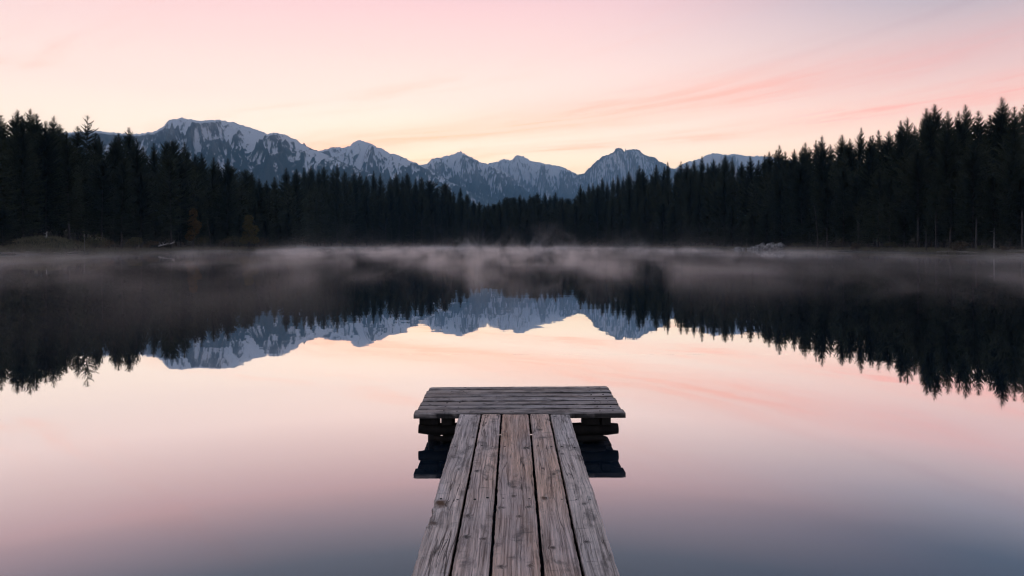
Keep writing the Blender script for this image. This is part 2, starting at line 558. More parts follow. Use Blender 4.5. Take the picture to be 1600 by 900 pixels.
def build_ground():
    naz = 900
    az = np.linspace(-np.pi, np.pi, naz, endpoint=False)
    r0 = shore_r(az)
    rings = [r0 * f for f in (0.02, 0.3, 0.6, 0.8, 0.9, 0.95)]
    rings += [np.maximum(r0 + s, r0 * 0.97) if s < 0 else r0 + s for s in
              (-0.35, 0, 0.4, 0.9, 1.6, 2.5, 3.6, 5, 7, 10, 14, 19, 26, 35, 48, 65, 90, 130, 200, 350, 700, 1500, 3200, 6500, 11800)]
    V, sand = [], []
    for i, r in enumerate(rings):
        x, y = np.sin(az) * r, np.cos(az) * r
        z = land_z(x, y)
        V.append(np.stack([x, y, z], 1))
        s = r - r0
        sand.append(np.exp(-((az + 0.265) / 0.05) ** 2) * sstep(40, 5, s) * (s > -1) + 0.35 * sstep(1.6, 0.3, np.abs(s)))
    V = np.concatenate(V)
    n = len(rings)
    i, j = np.meshgrid(np.arange(n - 1), np.arange(naz), indexing='ij')
    j2 = (j + 1) % naz
    Fc = np.stack([i * naz + j, (i + 1) * naz + j, (i + 1) * naz + j2, i * naz + j2], -1).reshape(-1, 4)
    me = mesh_np('ground', V, Fc, M_GROUND, True)
    setattr_f(me, 'sand', np.clip(np.concatenate(sand), 0, 1))
    tag(link('ground', me), 'dark forest floor and low banks round the lake', kind='structure')
    # the water sheet, running in under the bank
    rw = r0 + 0.6
    W = [np.array([[0, 0, 0.0]])]
    for f in (0.05, 0.2, 0.5, 1.0):
        W.append(np.stack([np.sin(az) * rw * f, np.cos(az) * rw * f, np.zeros(naz)], 1))
    W = np.concatenate(W)
    fc = [(0, 1 + (k + 1) % naz, 1 + k) for k in range(naz)]
    for q in range(3):
        a, b = 1 + q * naz, 1 + (q + 1) * naz
        for k in range(naz):
            k2 = (k + 1) % naz
            fc += [(a + k, a + k2, b + k2), (a + k, b + k2, b + k)]
    me = mesh_np('lake_water', W, np.array(fc), M_WATER, True)
    # faces must look up
    if me.polygons[0].normal.z < 0:
        me.flip_normals()
    tag(link('lake_water', me), 'still mirror-like lake reflecting pink sky and dark forest', kind='structure')


build_ground()

# ------------------------------------------------------------------ mountains
MOUNT = [
    # label, distance, front run, snow line (share of height), wooded to (share), rockiness, ridge in pixels
    ('broad snowy mountain with a flat summit above the left forest', 4200, 1900, 0.66, 0.70, 1.0,
     [(-150, 235), (0, 215), (60, 210), (107, 207), (149, 204), (174, 207), (187, 208), (211, 210), (230, 207), (246, 204), (255, 197), (261, 190), (267, 186.6),
      (283, 184.5), (297, 186), (311, 189), (327, 187.5), (342, 187), (358, 190), (372, 193), (386, 198.5), (400, 202), (417, 209), (425, 208), (432, 207),
      (441, 210), (452, 212.6), (463, 219), (475, 226), (487, 232), (498, 236), (520, 247), (545, 258), (580, 272), (640, 295), (720, 320), (800, 345)]),
    ('white domed snow peak standing right of the broad mountain', 5600, 2300, 0.66, 0.66, 1.0,
     [(380, 262), (440, 250), (480, 241), (498, 236), (510, 233), (524, 230), (536, 230), (545, 229), (552, 223), (559, 219), (565, 219.5), (571, 221), (582, 226), (594, 231),
      (603, 236), (611, 240), (618, 241), (626, 244), (638, 250), (649, 254), (670, 264), (700, 281), (740, 302), (790, 322), (840, 340)]),
    ('snowy pyramid peak over the middle of the far forest', 7000, 2600, 0.70, 0.60, 1.0,
     [(560, 285), (620, 268), (655, 258), (669, 255), (675, 248), (685, 246), (698, 244), (710, 240), (716, 238.5), (721, 237), (729, 242), (738, 247), (748, 252), (758, 255),
      (775, 262), (800, 276), (826, 300), (860, 325)]),
    ('jagged snowy ridge left of the deep mountain saddle', 8600, 2800, 0.62, 0.45, 1.15,
     [(700, 280), (740, 262), (758, 256), (770, 255), (777, 252), (784, 249), (791, 249), (799, 250), (804, 246), (808, 243), (812, 242.5), (817, 244), (825, 249), (833, 252),
      (845, 254), (857, 257), (866, 258), (876, 260), (882, 262), (887, 265), (897, 270), (905, 273.5), (920, 284), (950, 305), (990, 330)]),
    ('steep grey rocky peak with a notched summit above the right forest', 8000, 1700, 0.50, 0.16, 1.5,
     [(840, 320), (880, 290), (905, 274), (913, 270), (920, 263), (927, 256), (935, 249), (940, 247), (945, 243), (951, 241.5), (956, 239), (959, 235), (963, 231.5), (969, 232),
      (975, 235), (984, 234), (993, 233), (997, 233.5), (1000, 235), (1004, 239), (1009, 243), (1017, 245), (1025, 248), (1031, 251), (1036, 255), (1046, 261),
      (1060, 266), (1090, 275), (1140, 300)]),
    ('distant low snowy ridge showing over the right treetops', 9200, 2000, 0.66, 0.30, 1.2,
     [(1030, 275), (1070, 255), (1085, 250), (1100, 245), (1108, 241), (1116, 239), (1124, 240), (1132, 242), (1142, 241), (1153, 241), (1164, 243), (1175, 244),
      (1191, 244), (1215, 247), (1260, 256), (1330, 272), (1420, 300)]),
]


def build_mountain(k, spec):
    label, D, run, snowline, woodline, rocky, prof = spec
    prof = np.array(prof, float)
    nx, ny = (720, 210) if k == 0 else (520, 160)
    px = np.linspace(prof[0, 0], prof[-1, 0], nx)
    py = np.interp(px, prof[:, 0], prof[:, 1])
    ker = np.array([0.25, 0.5, 0.25])
    py[1:-1] = np.convolve(py, ker, 'valid')
    py = py + fbm(px / 9.0 + 50 * k, px * 0 + k, 6, 0.68) * (2.3 if k < 2 else 1.9) * rocky
    # depth rows: from the foot in front over the ridge and down behind
    tf = np.linspace(1, 0, ny - 28) ** 1.25
    tb = -np.linspace(0, 1, 29)[1:]
    t = np.concatenate([tf, tb])
    PX, T = np.meshgrid(px, t)
    PY = np.tile(py, (len(t), 1))
    # the crest wanders in depth
    crest = D * (1 + 0.035 * fbm(PX / 90.0 + 9 * k, PX * 0 + 3.1 * k, 3))
    tanx = (PX - 800) / F
    X = tanx * crest                                   # columns run straight back along Y
    Y = crest - T * run
    top = HC + (HZ - PY) / F * crest                   # crest height
    topm = top.max()
    at = np.abs(T)
    base = (1 - at) ** 1.12
    sp = 1500.0 / run
    wx = X + 120 * fbm(X / 700 + k, Y / 700, 3)
    sprs = ridged(wx / 330.0 + 5 * k, Y / 1500.0 * sp + 2 * k, 4, 0.5)
    fine = ridged(wx / 95.0 + 7 * k, Y / 260.0, 4, 0.55)
    amp = np.clip(at * 6, 0, 1) * (1 - at) ** 0.5
    z = top * base + amp * (0.32 * top * (sprs - 1.05) + 0.10 * rocky * topm * (fine - 1.0))
    z = z + np.clip(at * 25, 0, 1) * 9 * rocky * fbm(X / 40.0, Y / 40.0, 3)
    # nothing in front may rise over the crest line seen from the lake
    pyp = np.interp(800 + F * X / Y, px, py)
    lim = HC + (HZ - pyp) / F * Y * (1 - 0.02 * np.clip(at * 10, 0, 1))
    z = np.where(T > 0, np.minimum(z, lim), z)
    z = np.where(at > 0.985, -20.0, z)
    # snow lies high, in gullies, and on the gentler ground
    frac = z / topm
    gx = np.gradient(z, axis=1) / np.maximum(np.gradient(X, axis=1), 1e-3)
    steep = np.abs(gx)
    lap = z.copy()
    for q in range(6):
        lap[1:-1, 1:-1] = (lap[:-2, 1:-1] + lap[2:, 1:-1] + lap[1:-1, :-2] + lap[1:-1, 2:]) / 4
    conc = np.clip((lap - z) / 8.0, -1, 1)
    gully = np.clip(1.15 - sprs, -0.5, 0.8)
    wob = fbm(X / 260.0, Y / 420.0, 4)
    snow = 0.5 + (frac - snowline) * 1.9 + 0.20 * wob + 0.24 * gully + 0.36 * conc + 0.34 * (0.90 - fine) - 0.10 * np.clip(steep - 0.7, 0, 2)
    if rocky > 1.4:
        snow = 0.30 + (frac - snowline) * 0.3 + 0.26 * wob + 0.36 * conc + 0.15 * gully
    snow = np.clip(snow, -0.35, 1.05)
    wooded = sstep(woodline + 0.16, woodline - 0.12, frac + 0.12 * wob - 0.10 * gully)
    V = np.stack([X, Y, z], -1).reshape(-1, 3)
    ny_ = len(t)
    i, j = np.meshgrid(np.arange(ny_ - 1), np.arange(nx - 1), indexing='ij')
    Fc = np.stack([i * nx + j, i * nx + j + 1, (i + 1) * nx + j + 1, (i + 1) * nx + j], -1).reshape(-1, 4)
    me = mesh_np('mountain', V, Fc, M_MOUNT, True)
    setattr_f(me, 'snow', snow.ravel())
    setattr_f(me, 'wooded', wooded.ravel())
    tag(link('mountain', me), label, kind='structure')


for k, spec in enumerate(MOUNT):
    build_mountain(k, spec)


# ------------------------------------------------------------------ spruce trees
def tube(path, radii, seg=6, cap=True):
    """verts, faces of a tapered tube along a path"""
    path = [np.array(p, float) for p in path]
    V, Fc = [], []
    up0 = np.array([0.31, 0.17, 0.94])
    for i, p in enumerate(path):
        a = path[max(i - 1, 0)]
        b = path[min(i + 1, len(path) - 1)]
        d = b - a
        d = d / (np.linalg.norm(d) + 1e-9)
        u = np.cross(d, up0 if abs(d @ up0) < 0.95 else np.array([1.0, 0, 0]))
        u /= np.linalg.norm(u)
        w = np.cross(d, u)
        for s in range(seg):
            an = 2 * math.pi * s / seg
            V.append(p + radii[i] * (math.cos(an) * u + math.sin(an) * w))
    for i in range(len(path) - 1):
        for s in range(seg):
            s2 = (s + 1) % seg
            a, b = i * seg, (i + 1) * seg
            Fc += [(a + s, a + s2, b + s2), (a + s, b + s2, b + s)]
    if cap:
        n = len(V)
        V += [path[0], path[-1]]
        for s in range(seg):
            s2 = (s + 1) % seg
            Fc += [(n, s2, s), (n + 1, (len(path) - 1) * seg + s, (len(path) - 1) * seg + s2)]
    return V, Fc


class Soup:
    def __init__(self):
        self.V, self.F = [], []

    def add(self, V, Fc):
        n = len(self.V)
        self.V += [tuple(map(float, v)) for v in V]
        self.F += [tuple(int(i) + n for i in f) for f in Fc]

    def arrays(self):
        return np.array(self.V, np.float32), np.array(self.F, np.int32)


def spruce_crown(seed, H=25.0, Rm=2.9, base=0.10, step=0.36, dens=1.0, nseg=6, ragged=0.25, slim=0.34):
    r = random.Random(seed)
    V, T = [], []

    def tri(a, b, c):
        n = len(V)
        V.extend((a, b, c))
        T.append((n, n + 1, n + 2))
    z = base * H
    gapz = r.uniform(0.45, 0.8)
    while z < H * 0.985:
        t = (z - base * H) / (H - base * H)
        d = H - z                                          # metres below the tip
        prof = math.tanh(slim * 1.22 * (d + 0.15) / Rm) * min(1.0, 0.6 + t * 5.0) + 0.02
        if abs(t - gapz) < 0.03:
            prof *= 0.72
        n = max(5, int(round(7 * dens)))
        a0 = r.uniform(0, 6.28)
        for b in range(n):
            az = a0 + 6.283 * b / n + r.uniform(-0.35, 0.35)
            L = Rm * prof * r.uniform(1 - ragged * 1.4, 1 + ragged * 0.8)
            if r.random() < 0.06:
                L *= 1.25
            if L < 0.30:
                L = 0.30
            lift = -0.42 + 0.85 * t + r.uniform(-0.12, 0.12)    # droops low down, lifts near the top
            ca, sa = math.cos(az), math.sin(az)
            zz = z + r.uniform(-0.5, 0.5) * step
            prev = None
            ns = nseg if L > 0.9 else max(3, nseg - 3)
            for i in range(ns + 1):
                q = i / ns
                rad = L * q
                dz = L * (lift * q + 0.32 * q * q)
                p = (ca * rad, sa * rad, zz + dz)
                if prev is not None:
                    w = (0.10 + 0.34 * (1 - abs(q - 0.45))) * (0.35 + 0.65 * (1 - q)) * max(0.55, min(L, 2.2)) * 0.66 * r.uniform(0.7, 1.3)
                    hang = w * r.uniform(0.25, 0.75)
                    fx, fy = ca * w * 0.55, sa * w * 0.55
                    # twigs to both sides, swept outward and hanging
                    tri(prev, p, (p[0] - sa * w + fx, p[1] + ca * w + fy, p[2] - hang))
                    tri(prev, p, (p[0] + sa * w + fx, p[1] - ca * w + fy, p[2] - hang * r.uniform(0.5, 1.2)))
                    if L > 0.8:
                        hd = r.uniform(0.25, 0.6) * (1 - 0.6 * q)
                        tri(prev, p, ((prev[0] + p[0]) / 2 + fx * 0.2, (prev[1] + p[1]) / 2 + fy * 0.2, min(prev[2], p[2]) - hd))
                prev = p
            tri((prev[0] - sa * 0.05, prev[1] + ca * 0.05, prev[2]), (prev[0] + sa * 0.05, prev[1] - ca * 0.05, prev[2]),
                (prev[0] + ca * 0.25, prev[1] + sa * 0.25, prev[2] + 0.04))
        z += step * (1.0 - 0.45 * t) * r.uniform(0.8, 1.2)
    # leader
    for k in range(3):
        an = k * 2.1
        tri((0.07 * math.cos(an), 0.07 * math.sin(an), H * 0.95), (-0.07 * math.cos(an), -0.07 * math.sin(an), H * 0.95), (0, 0, H * 1.004))
    return np.array(V, np.float32), np.array(T, np.int32)


def spruce_trunk(seed, H=25.0, r0=0.24):
    r = random.Random(seed)
    path, rad = [], []
    for i in range(7):
        q = i / 6
        path.append((0.08 * r.uniform(-1, 1) * q, 0.08 * r.uniform(-1, 1) * q, -0.6 + (H * 0.97 + 0.6) * q))
        rad.append(r0 * ((1 - q) * 0.95 + 0.05) * (1.35 if i == 0 else 1))
    V, Fc = tube(path, rad, 7)
    return np.array(V), np.array(Fc)


H0 = 25.0
VAR = [  # (crown mesh, trunk mesh, kind word)
]
specs = [
    (1, dict(Rm=3.0, base=0.06, slim=0.34), 'full'),
    (2, dict(Rm=2.6, base=0.08, slim=0.29), 'slender'),
    (3, dict(Rm=3.3, base=0.10, slim=0.40, ragged=0.38), 'broad'),
    (4, dict(Rm=2.8, base=0.16, slim=0.36, ragged=0.42, dens=0.8), 'ragged'),
    (5, dict(Rm=2.4, base=0.10, slim=0.30, ragged=0.35), 'slender'),
    (6, dict(Rm=2.9, base=0.34, slim=0.36, ragged=0.35), 'high-crowned'),
    (7, dict(Rm=2.6, base=0.40, slim=0.38, ragged=0.45, dens=0.85), 'high-crowned'),
    (8, dict(Rm=3.2, base=0.07, slim=0.30, ragged=0.30), 'full'),
    (10, dict(Rm=3.1, base=0.08, slim=0.62, ragged=0.5), 'blunt'),
    (11, dict(Rm=2.6, base=0.20, slim=0.50, ragged=0.55, dens=0.85), 'blunt'),
    (9, dict(Rm=2.2, base=0.12, slim=0.40, ragged=0.5, dens=0.7, step=0.6), 'sparse'),
]
for sd, kw, word in specs:
    V, T = spruce_crown(sd, H0, **kw)
    cm = mesh_np('crown', V, T, M_NEEDLE if sd % 3 else M_NEEDLE2)
    V2, T2 = spruce_trunk(sd, H0)
    tm = mesh_np('trunk', V2, T2, M_BARK, True)
    VAR.append((cm, tm, word))

SKY = [(1.5, 177), (22, 168.6), (36, 180), (51, 169.5), (62, 176), (72, 188), (85.5, 179), (97, 192), (108, 204), (121, 196), (134, 178), (147, 205), (159, 210), (176, 210), (188, 207), (202, 197.5), (214, 215), (226, 228),
       (241, 221.5), (258, 219), (275, 219), (289, 221.5), (303, 240), (317, 238), (330, 244), (341, 252), (351, 246), (365, 258), (381, 264), (391, 267.5), (407, 278), (419, 281), (432, 275.5),
       (448, 261), (462, 262.5), (474, 261), (485.5, 258), (496, 264), (507, 259.6), (517, 263), (527, 255), (540, 266), (555, 267), (562, 268), (573, 274), (584, 265.5), (595, 270),
       (608, 274), (620, 268), (629, 275), (638, 269), (650, 279), (662, 275.5), (672, 281), (684, 292), (695, 286), (702, 293), (711, 299), (719, 292), (730, 302), (740, 312), (748, 314.5), (757, 319),
       (764, 317), (773, 318), (781, 312), (787, 308.5), (794, 307), (800, 307.5), (806, 309), (812, 303), (820, 307), (828, 303), (834, 305), (840, 300), (851, 300.5), (859, 304), (867, 299), (874, 307), (881, 307), (890, 309), (899, 307),
       (907, 288), (913, 296), (920, 286), (926, 285), (934, 287), (943, 276), (950, 283), (957, 276.5), (969, 272), (976, 275), (984, 266.7), (992, 268), (999, 257), (1007, 263), (1016, 270), (1024, 256), (1035, 259),
       (1045, 251.5), (1054, 262), (1063, 251), (1071, 252), (1080, 260), (1087, 249), (1097, 243), (1106, 254), (1116, 247), (1125, 254), (1133, 241), (1145, 245), (1158, 251), (1172, 243),
       (1184, 249), (1195, 240), (1203, 235), (1211, 233), (1221, 225), (1230, 235), (1238, 231.5), (1249, 227), (1261.5, 221), (1270, 229), (1278, 217), (1288, 210.6), (1302, 224), (1317, 209), (1329, 215),
       (1341, 197), (1357, 212), (1367, 209), (1378, 201), (1388, 203), (1396, 187), (1406, 196), (1418, 182), (1431, 195), (1444, 165.5), (1453, 176), (1462, 162), (1475, 172), (1487, 188), (1501, 171),
       (1516, 159.7), (1530, 172), (1544, 177), (1556, 165), (1568, 150), (1582, 164), (1599, 148)]
SKX = np.array([p[0] for p in SKY])
SKYY = np.array([p[1] for p in SKY])


def env_y(px):
    # a smoothed envelope of the skyline
    w = np.exp(-((SKX - px) / 22.0) ** 2)
    return float((w * SKYY).sum() / w.sum())


SECT = [(0, 60, 'above the driftwood at the left edge'), (60, 118, 'behind the grassy left bank'),
        (118, 180, 'beside the lone slim spire on the left'), (180, 232, 'left of the broad snowy mountain'),
        (232, 290, 'below the flat snowy summit'), (290, 350, 'around the rust-leaved tree'),
        (350, 405, 'around the yellow-leaved tree'), (405, 455, 'on the left point'),
        (455, 510, 'behind the pale beach'), (510, 570, 'below the white domed peak'),
        (570, 640, 'right of the white domed peak'), (640, 700, 'left of the central pyramid peak'),
        (700, 755, 'below the central pyramid peak'), (755, 805, 'in the lowest dip of the far forest'),
        (805, 855, 'below the jagged snowy ridge'), (855, 908, 'below the mountain saddle'),
        (908, 960, 'left of the grey rocky summit'), (960, 1010, 'below the grey rocky summit'),
        (1010, 1065, 'just right of the grey rocky peak'), (1065, 1130, 'below the distant low ridge'),
        (1130, 1180, 'at the left end of the pale boulders'), (1180, 1232, 'behind the pale boulders'),
        (1232, 1290, 'right of the pale boulders'), (1290, 1350, 'where the right forest starts climbing'),
        (1350, 1410, 'midway along the right forest'), (1410, 1470, 'around the twin tall spires on the right'),
        (1470, 1530, 'right of the twin tall spires'), (1530, 1720, 'at the right edge of the forest')]
ORD = ['first', 'second', 'third', 'fourth', 'fifth', 'sixth', 'seventh', 'eighth', 'ninth', 'tenth', 'eleventh', 'twelfth',
       'thirteenth', 'fourteenth', 'fifteenth', 'sixteenth']

trees = []        # dicts: px, Y, X, z, H, var, row


def shore_Y(px):
    az = math.atan((px - 800) / F)
    return float(shore_r(np.array([az]))[0]) * math.cos(az)


def plant(px, Y, top_py, row, var=None, wide=1.0):
    X = (px - 800) / F * Y
    z = float(land_z(np.array([X]), np.array([Y]))[0])
    top = HC + (HZ - top_py) / F * Y
    trees.append(dict(px=px, X=X, Y=Y, z=z - 0.1, H=top - z + 0.1, row=row, var=var, wide=wide))


rt = random.Random(5)
# the skyline, tree by tree as in the photograph
for px, py in SKY:
    back = rt.uniform(10, 30)
    sl = 134 - 2 < px < 134 + 2
    v = 10 if sl else rt.choice([0, 1, 1, 3, 4, 4, 7, 7, 2, 9, 8] if 215 < px < 905 else [0, 1, 1, 3, 4, 4, 7, 7, 0])
    plant(px, shore_Y(px) + back, py, 'skyline', v)
# the waterside row, shorter
px = 4.0
while px < 1600:
    Y = shore_Y(px) + rt.uniform(3.5, 8)
    if not (458 < px < 470):
        e = env_y(px)
        frac = rt.choice([rt.uniform(0.28, 0.6), rt.uniform(0.5, 0.86), rt.uniform(0.6, 0.9)])
        top = HZ - (HZ - e) * frac
        high = px > 1180 and rt.random() < 0.30
        bk = 1.0
        if 20 < px < 135:
            Y += rt.uniform(7, 11)
        if 470 < px < 570:
            Y += rt.uniform(12, 20)
        plant(px, Y, top, 'waterside', rt.choice([5, 6]) if high else rt.choice([0, 1, 2, 3, 4, 7, 8, 9]), bk)
    px += rt.uniform(2.3, 4.6) * F / max(Y, 60)

inview = len(trees)
use = {0: 0}
trees.sort(key=lambda t: t['px'])
count = {}
for t in trees:
    sct = next((s for s in SECT if s[0] <= t['px'] < s[1]), SECT[0] if t['px'] < 0 else SECT[-1])
    cm, tm, word = VAR[t['var']]
    key = (sct[2], t['row'])
    count[key] = count.get(key, 0) + 1
    o_ = ORD[min(count[key], len(ORD)) - 1]
    root = bpy.data.objects.new('spruce_tree', None)
    COL.objects.link(root)
    root.empty_display_size = 1.0
    s = t['H'] / H0
    w = (0.45 + 0.55 * s) * t['wide'] * rt.uniform(0.95, 1.4)
    if t['row'] == 'skyline':
        w = (0.62 + 0.38 * s) * rt.uniform(0.80, 1.28 if 215 < t['px'] < 905 else 1.10)
    root.location = (t['X'], t['Y'], t['z'])
    root.scale = (w, w, s)
    root.rotation_euler = (rt.gauss(0, 0.018), rt.gauss(0, 0.018), rt.uniform(0, 6.28))
    link('crown', cm, root)
    link('trunk', tm, root)
    rowname = {'skyline': 'skyline', 'waterside': 'waterside'}[t['row']]
    shore = 'left shore' if t['px'] < 456 else 'far shore' if t['px'] < 905 else 'right shore'
    if abs(t['px'] - 134) < 1 and t['row'] == 'skyline':
        lab = 'slim sparse spruce spire standing alone above the left forest, mountain behind'
    else:
        lab = f"dark {rowname} spruce {sct[2]}, {o_} from the left"
    tag(root, lab, 'tree', f'{rowname} spruces along the {shore}')


# the wood behind and between: one mass
def build_forest():
    low = [spruce_crown(100 + q, H0, Rm=2.9, base=0.08, step=0.95, dens=0.8, nseg=3, ragged=0.3) for q in range(4)]
    Vs, Ts, n = [], [], 0
    for row, (b0, b1, f0, f1, gap) in enumerate([(9, 16, 0.70, 0.90, 3.2), (18, 30, 0.78, 0.93, 3.4), (34, 48, 0.80, 0.94, 4.0),
                                                (2, 14, 0.20, 0.45, 5.5)]):
        px = -150.0
        while px < 1760:
            Y = shore_Y(px) + rt.uniform(b0, b1)
            X = (px - 800) / F * Y
            if not (row == 3 and (440 < px < 575 or 15 < px < 140)):
                z = float(land_z(np.array([X]), np.array([Y]))[0])
                e = env_y(min(max(px, 0), 1600))
                H = max(2.0, HC + (HZ - e) * rt.uniform(f0, f1) / F * Y - z)
                V, T = rt.choice(low)
                a = rt.uniform(0, 6.28)
                s = H / H0
                w = 0.5 + 0.5 * s
                c_, s_ = math.cos(a) * w, math.sin(a) * w
                P = np.empty_like(V)
                P[:, 0] = V[:, 0] * c_ - V[:, 1] * s_ + X
                P[:, 1] = V[:, 0] * s_ + V[:, 1] * c_ + Y
                P[:, 2] = V[:, 2] * s + z
                Vs.append(P)
                Ts.append(T + n)
                n += len(V)
            px += gap * rt.uniform(0.7, 1.4) * F / max(Y, 60)
    me = mesh_np('forest', np.concatenate(Vs), np.concatenate(Ts), M_NEEDLE)
    tag(link('forest', me), 'dark dense spruce wood filling the shore behind the front trees', 'forest', kind='stuff')


build_forest()


# ------------------------------------------------------------------ autumn trees and shrubs
def leaf_crown(seed, blobs, n, size):
    r = random.Random(seed)
    V, T = [], []
    for k in range(n):
        cx, cy, cz, rx, rz = r.choice(blobs)
        while True:
            a, b, c = r.uniform(-1, 1), r.uniform(-1, 1), r.uniform(-1, 1)
            q = a * a + b * b + c * c
            if q <= 1 and r.random() < 0.25 + 0.75 * q:
                break
        p = np.array([cx + a * rx, cy + b * rx, cz + c * rz])
        u = np.array([r.gauss(0, 1), r.gauss(0, 1), r.gauss(0, 0.6)])
        u /= np.linalg.norm(u)
        w = np.cross(u, [r.gauss(0, 1), r.gauss(0, 1), r.gauss(0, 1)])
        w /= np.linalg.norm(w) + 1e-6
        s = size * r.uniform(0.6, 1.4)
        i = len(V)
        V += [p - u * s, p + w * s * 0.6, p + u * s, p - w * s * 0.6]
        T += [(i, i + 1, i + 2), (i, i + 2, i + 3)]
    return np.array(V), np.array(T)


def broadleaf(name, label, px, Y, H, blobs, mat, seed, group=None, n=2600, size=0.16, bark=M_BARK, cat='tree'):
    X = (px - 800) / F * Y
    z = float(land_z(np.array([X]), np.array([Y]))[0])
    root = bpy.data.objects.new(name, None)
    COL.objects.link(root)
    root.location = (X, Y, z)
    r = random.Random(seed)
    sp = Soup()
    sp.add(*tube([(0, 0, -0.4), (0.1, 0, H * 0.3), (-0.05, 0.1, H * 0.6), (0.1, 0, H * 0.9)], [0.03 * H ** 0.8, 0.022 * H ** 0.8, 0.014 * H ** 0.8, 0.01], 7))
    for b in blobs:
        z0 = max(0.15 * H, b[2] - b[4] * 1.2)
        sp.add(*tube([(0, 0, z0), (b[0] * 0.5, b[1] * 0.5, (z0 + b[2]) / 2 + 0.2), (b[0], b[1], b[2] + b[4] * 0.5)], [0.05, 0.035, 0.012], 5))
    V, T = sp.arrays()
    link('trunk', mesh_np('trunk', V, T, bark, True), root)
    V, T = leaf_crown(seed, blobs, n, size)
    link('crown', mesh_np('crown', V, T, mat), root)
    return tag(root, label, cat, group)


sy = shore_Y(302)
broadleaf('birch_tree', 'slim rust-brown autumn tree before the dark left forest', 302, sy + 2.6, 10.5,
          [(0, 0, 9.2, 1.1, 1.4), (-0.6, 0.3, 7.2, 1.3, 1.5), (1.0, 0, 6.2, 1.2, 1.2), (0.1, -0.3, 4.6, 1.5, 1.5), (-0.9, 0, 3.2, 1.3, 1.1)], M_GOLD, 31)
sy = shore_Y(388)
broadleaf('birch_tree', 'rounded yellow-leaved tree at the waterside near the left point', 389, sy + 2.4, 10.0,
          [(0, 0, 8.6, 1.3, 1.5), (-0.5, 0.3, 6.8, 1.6, 1.4), (1.4, 0, 5.6, 1.6, 1.4), (0.2, -0.3, 4.2, 2.1, 1.5), (1.3, 0.2, 2.6, 1.7, 1.2), (-1.2, 0, 2.6, 1.6, 1.2)], M_YELL, 32, n=3200)
shr = [(424, 'low dark shrub on the left point, nearest the yellow tree', 2.3), (438, 'low dark shrub on the left point, middle of three', 2.6),
       (452, 'spreading dark shrub overhanging the water at the tip of the left point', 2.9)]
for q, (px, lab, H) in enumerate(shr):
    broadleaf('shrub', lab, px, shore_Y(px) + 1.4, H,
              [(0, 0, H * 0.8, 1.1, 0.6), (-1.0, 0, H * 0.65, 0.9, 0.5), (1.1, 0, H * 0.6, 1.0, 0.4), (0.2, 0.6, H * 0.7, 1.0, 0.5)], M_SHRUB, 40 + q,
              'low shrubs on the left point', n=700, size=0.14, cat='shrub')


more_shrubs = [
    (148, 2.2, 'rounded shrub at the waterline right of the thin bare pole', 0), (170, 1.7, 'small shrub at the waterline left of the leaning fallen trunk', 1),
    (212, 2.4, 'rounded olive shrub nearest the leaning fallen trunk on its left', 0), (236, 1.6, 'low brown shrub touching the leaning fallen trunk', 1),
    (318, 2.6, 'rounded shrub between the rust-brown tree and the leaning bare stem', 0), (346, 2.2, 'olive shrub right of the leaning bare stem', 1),
    (366, 2.8, 'tall rounded shrub left of the yellow-leaved tree', 0), (408, 2.4, 'rounded shrub just right of the yellow-leaved tree', 1),
    (1246, 1.8, 'low shrub right of the boulder heap', 0), (1338, 1.6, 'low shrub at the right end of the thin misty log', 1),
    (1392, 1.5, 'low shrub at the waterline midway along the right bank', 0), (1500, 1.9, 'brown twiggy shrub behind the driftwood on the right bank', 1),
    (1536, 1.2, 'low shrub right of the thick bare trunk', 0), (1572, 1.1, 'small shrub by the stacked logs at the right edge', 1)]
for q, (px, H, lab, mt) in enumerate(more_shrubs):
    H *= 1.45 if px < 600 else 1.15
    rr = random.Random(600 + q)
    bl = [(rr.uniform(-1, 1) * H * 0.5, rr.uniform(-0.5, 0.5), H * rr.uniform(0.35, 0.8), H * rr.uniform(0.28, 0.42), H * rr.uniform(0.2, 0.34)) for _ in range(6)]
    broadleaf('shrub', lab, px, shore_Y(px) + rr.uniform(1.2, 2.4), H, bl, (M_OLIVE, M_BROWN)[mt], 620 + q, 'shrubs along the banks', n=650, size=0.13, cat='shrub')


# ------------------------------------------------------------------ boulders, driftwood, dead stems, grass
def boulder(px, py, size, sq, seed, label):
    r = random.Random(seed)
    Y = shore_Y(px) + r.uniform(0.3, 2.2)
    n = 14
    V, Fc = [], []
    rows = 9
    rs = np.random.default_rng(seed)
    cuts = [(lambda v: v / np.linalg.norm(v))(rs.normal(size=3)) for _ in range(9)]
    lim = rs.uniform(0.62, 0.9, 9)
    for i in range(rows):
        th = math.pi * i / (rows - 1)
        for j in range(n):
            ph = 2 * math.pi * j / n
            v = np.array([math.sin(th) * math.cos(ph), math.sin(th) * math.sin(ph), math.cos(th)])
            for c, l in zip(cuts, lim):            # facet by cutting planes
                d = v @ c
                if d > l:
                    v = v - c * (d - l)
            v = v * np.array([1.25, 1.0, sq]) * size
            V.append(v * (1 + 0.05 * rs.normal()))
    for i in range(rows - 1):
        for j in range(n):
            j2 = (j + 1) % n
            Fc.append((i * n + j, (i + 1) * n + j, (i + 1) * n + j2, i * n + j2))
    me = mesh_np('boulder', np.array(V), np.array(Fc), M_ROCK)
    X = (px - 800) / F * Y
    zt = HC - (py - HZ) / F * Y                     # top of the stone
    o = link('boulder', me, None, (X, Y, zt - size * sq * 0.8))
    o.rotation_euler = (r.uniform(-0.2, 0.2), r.uniform(-0.2, 0.2), r.uniform(0, 6.28))
    tag(o, label, 'boulder', 'pale boulders on the right shore')


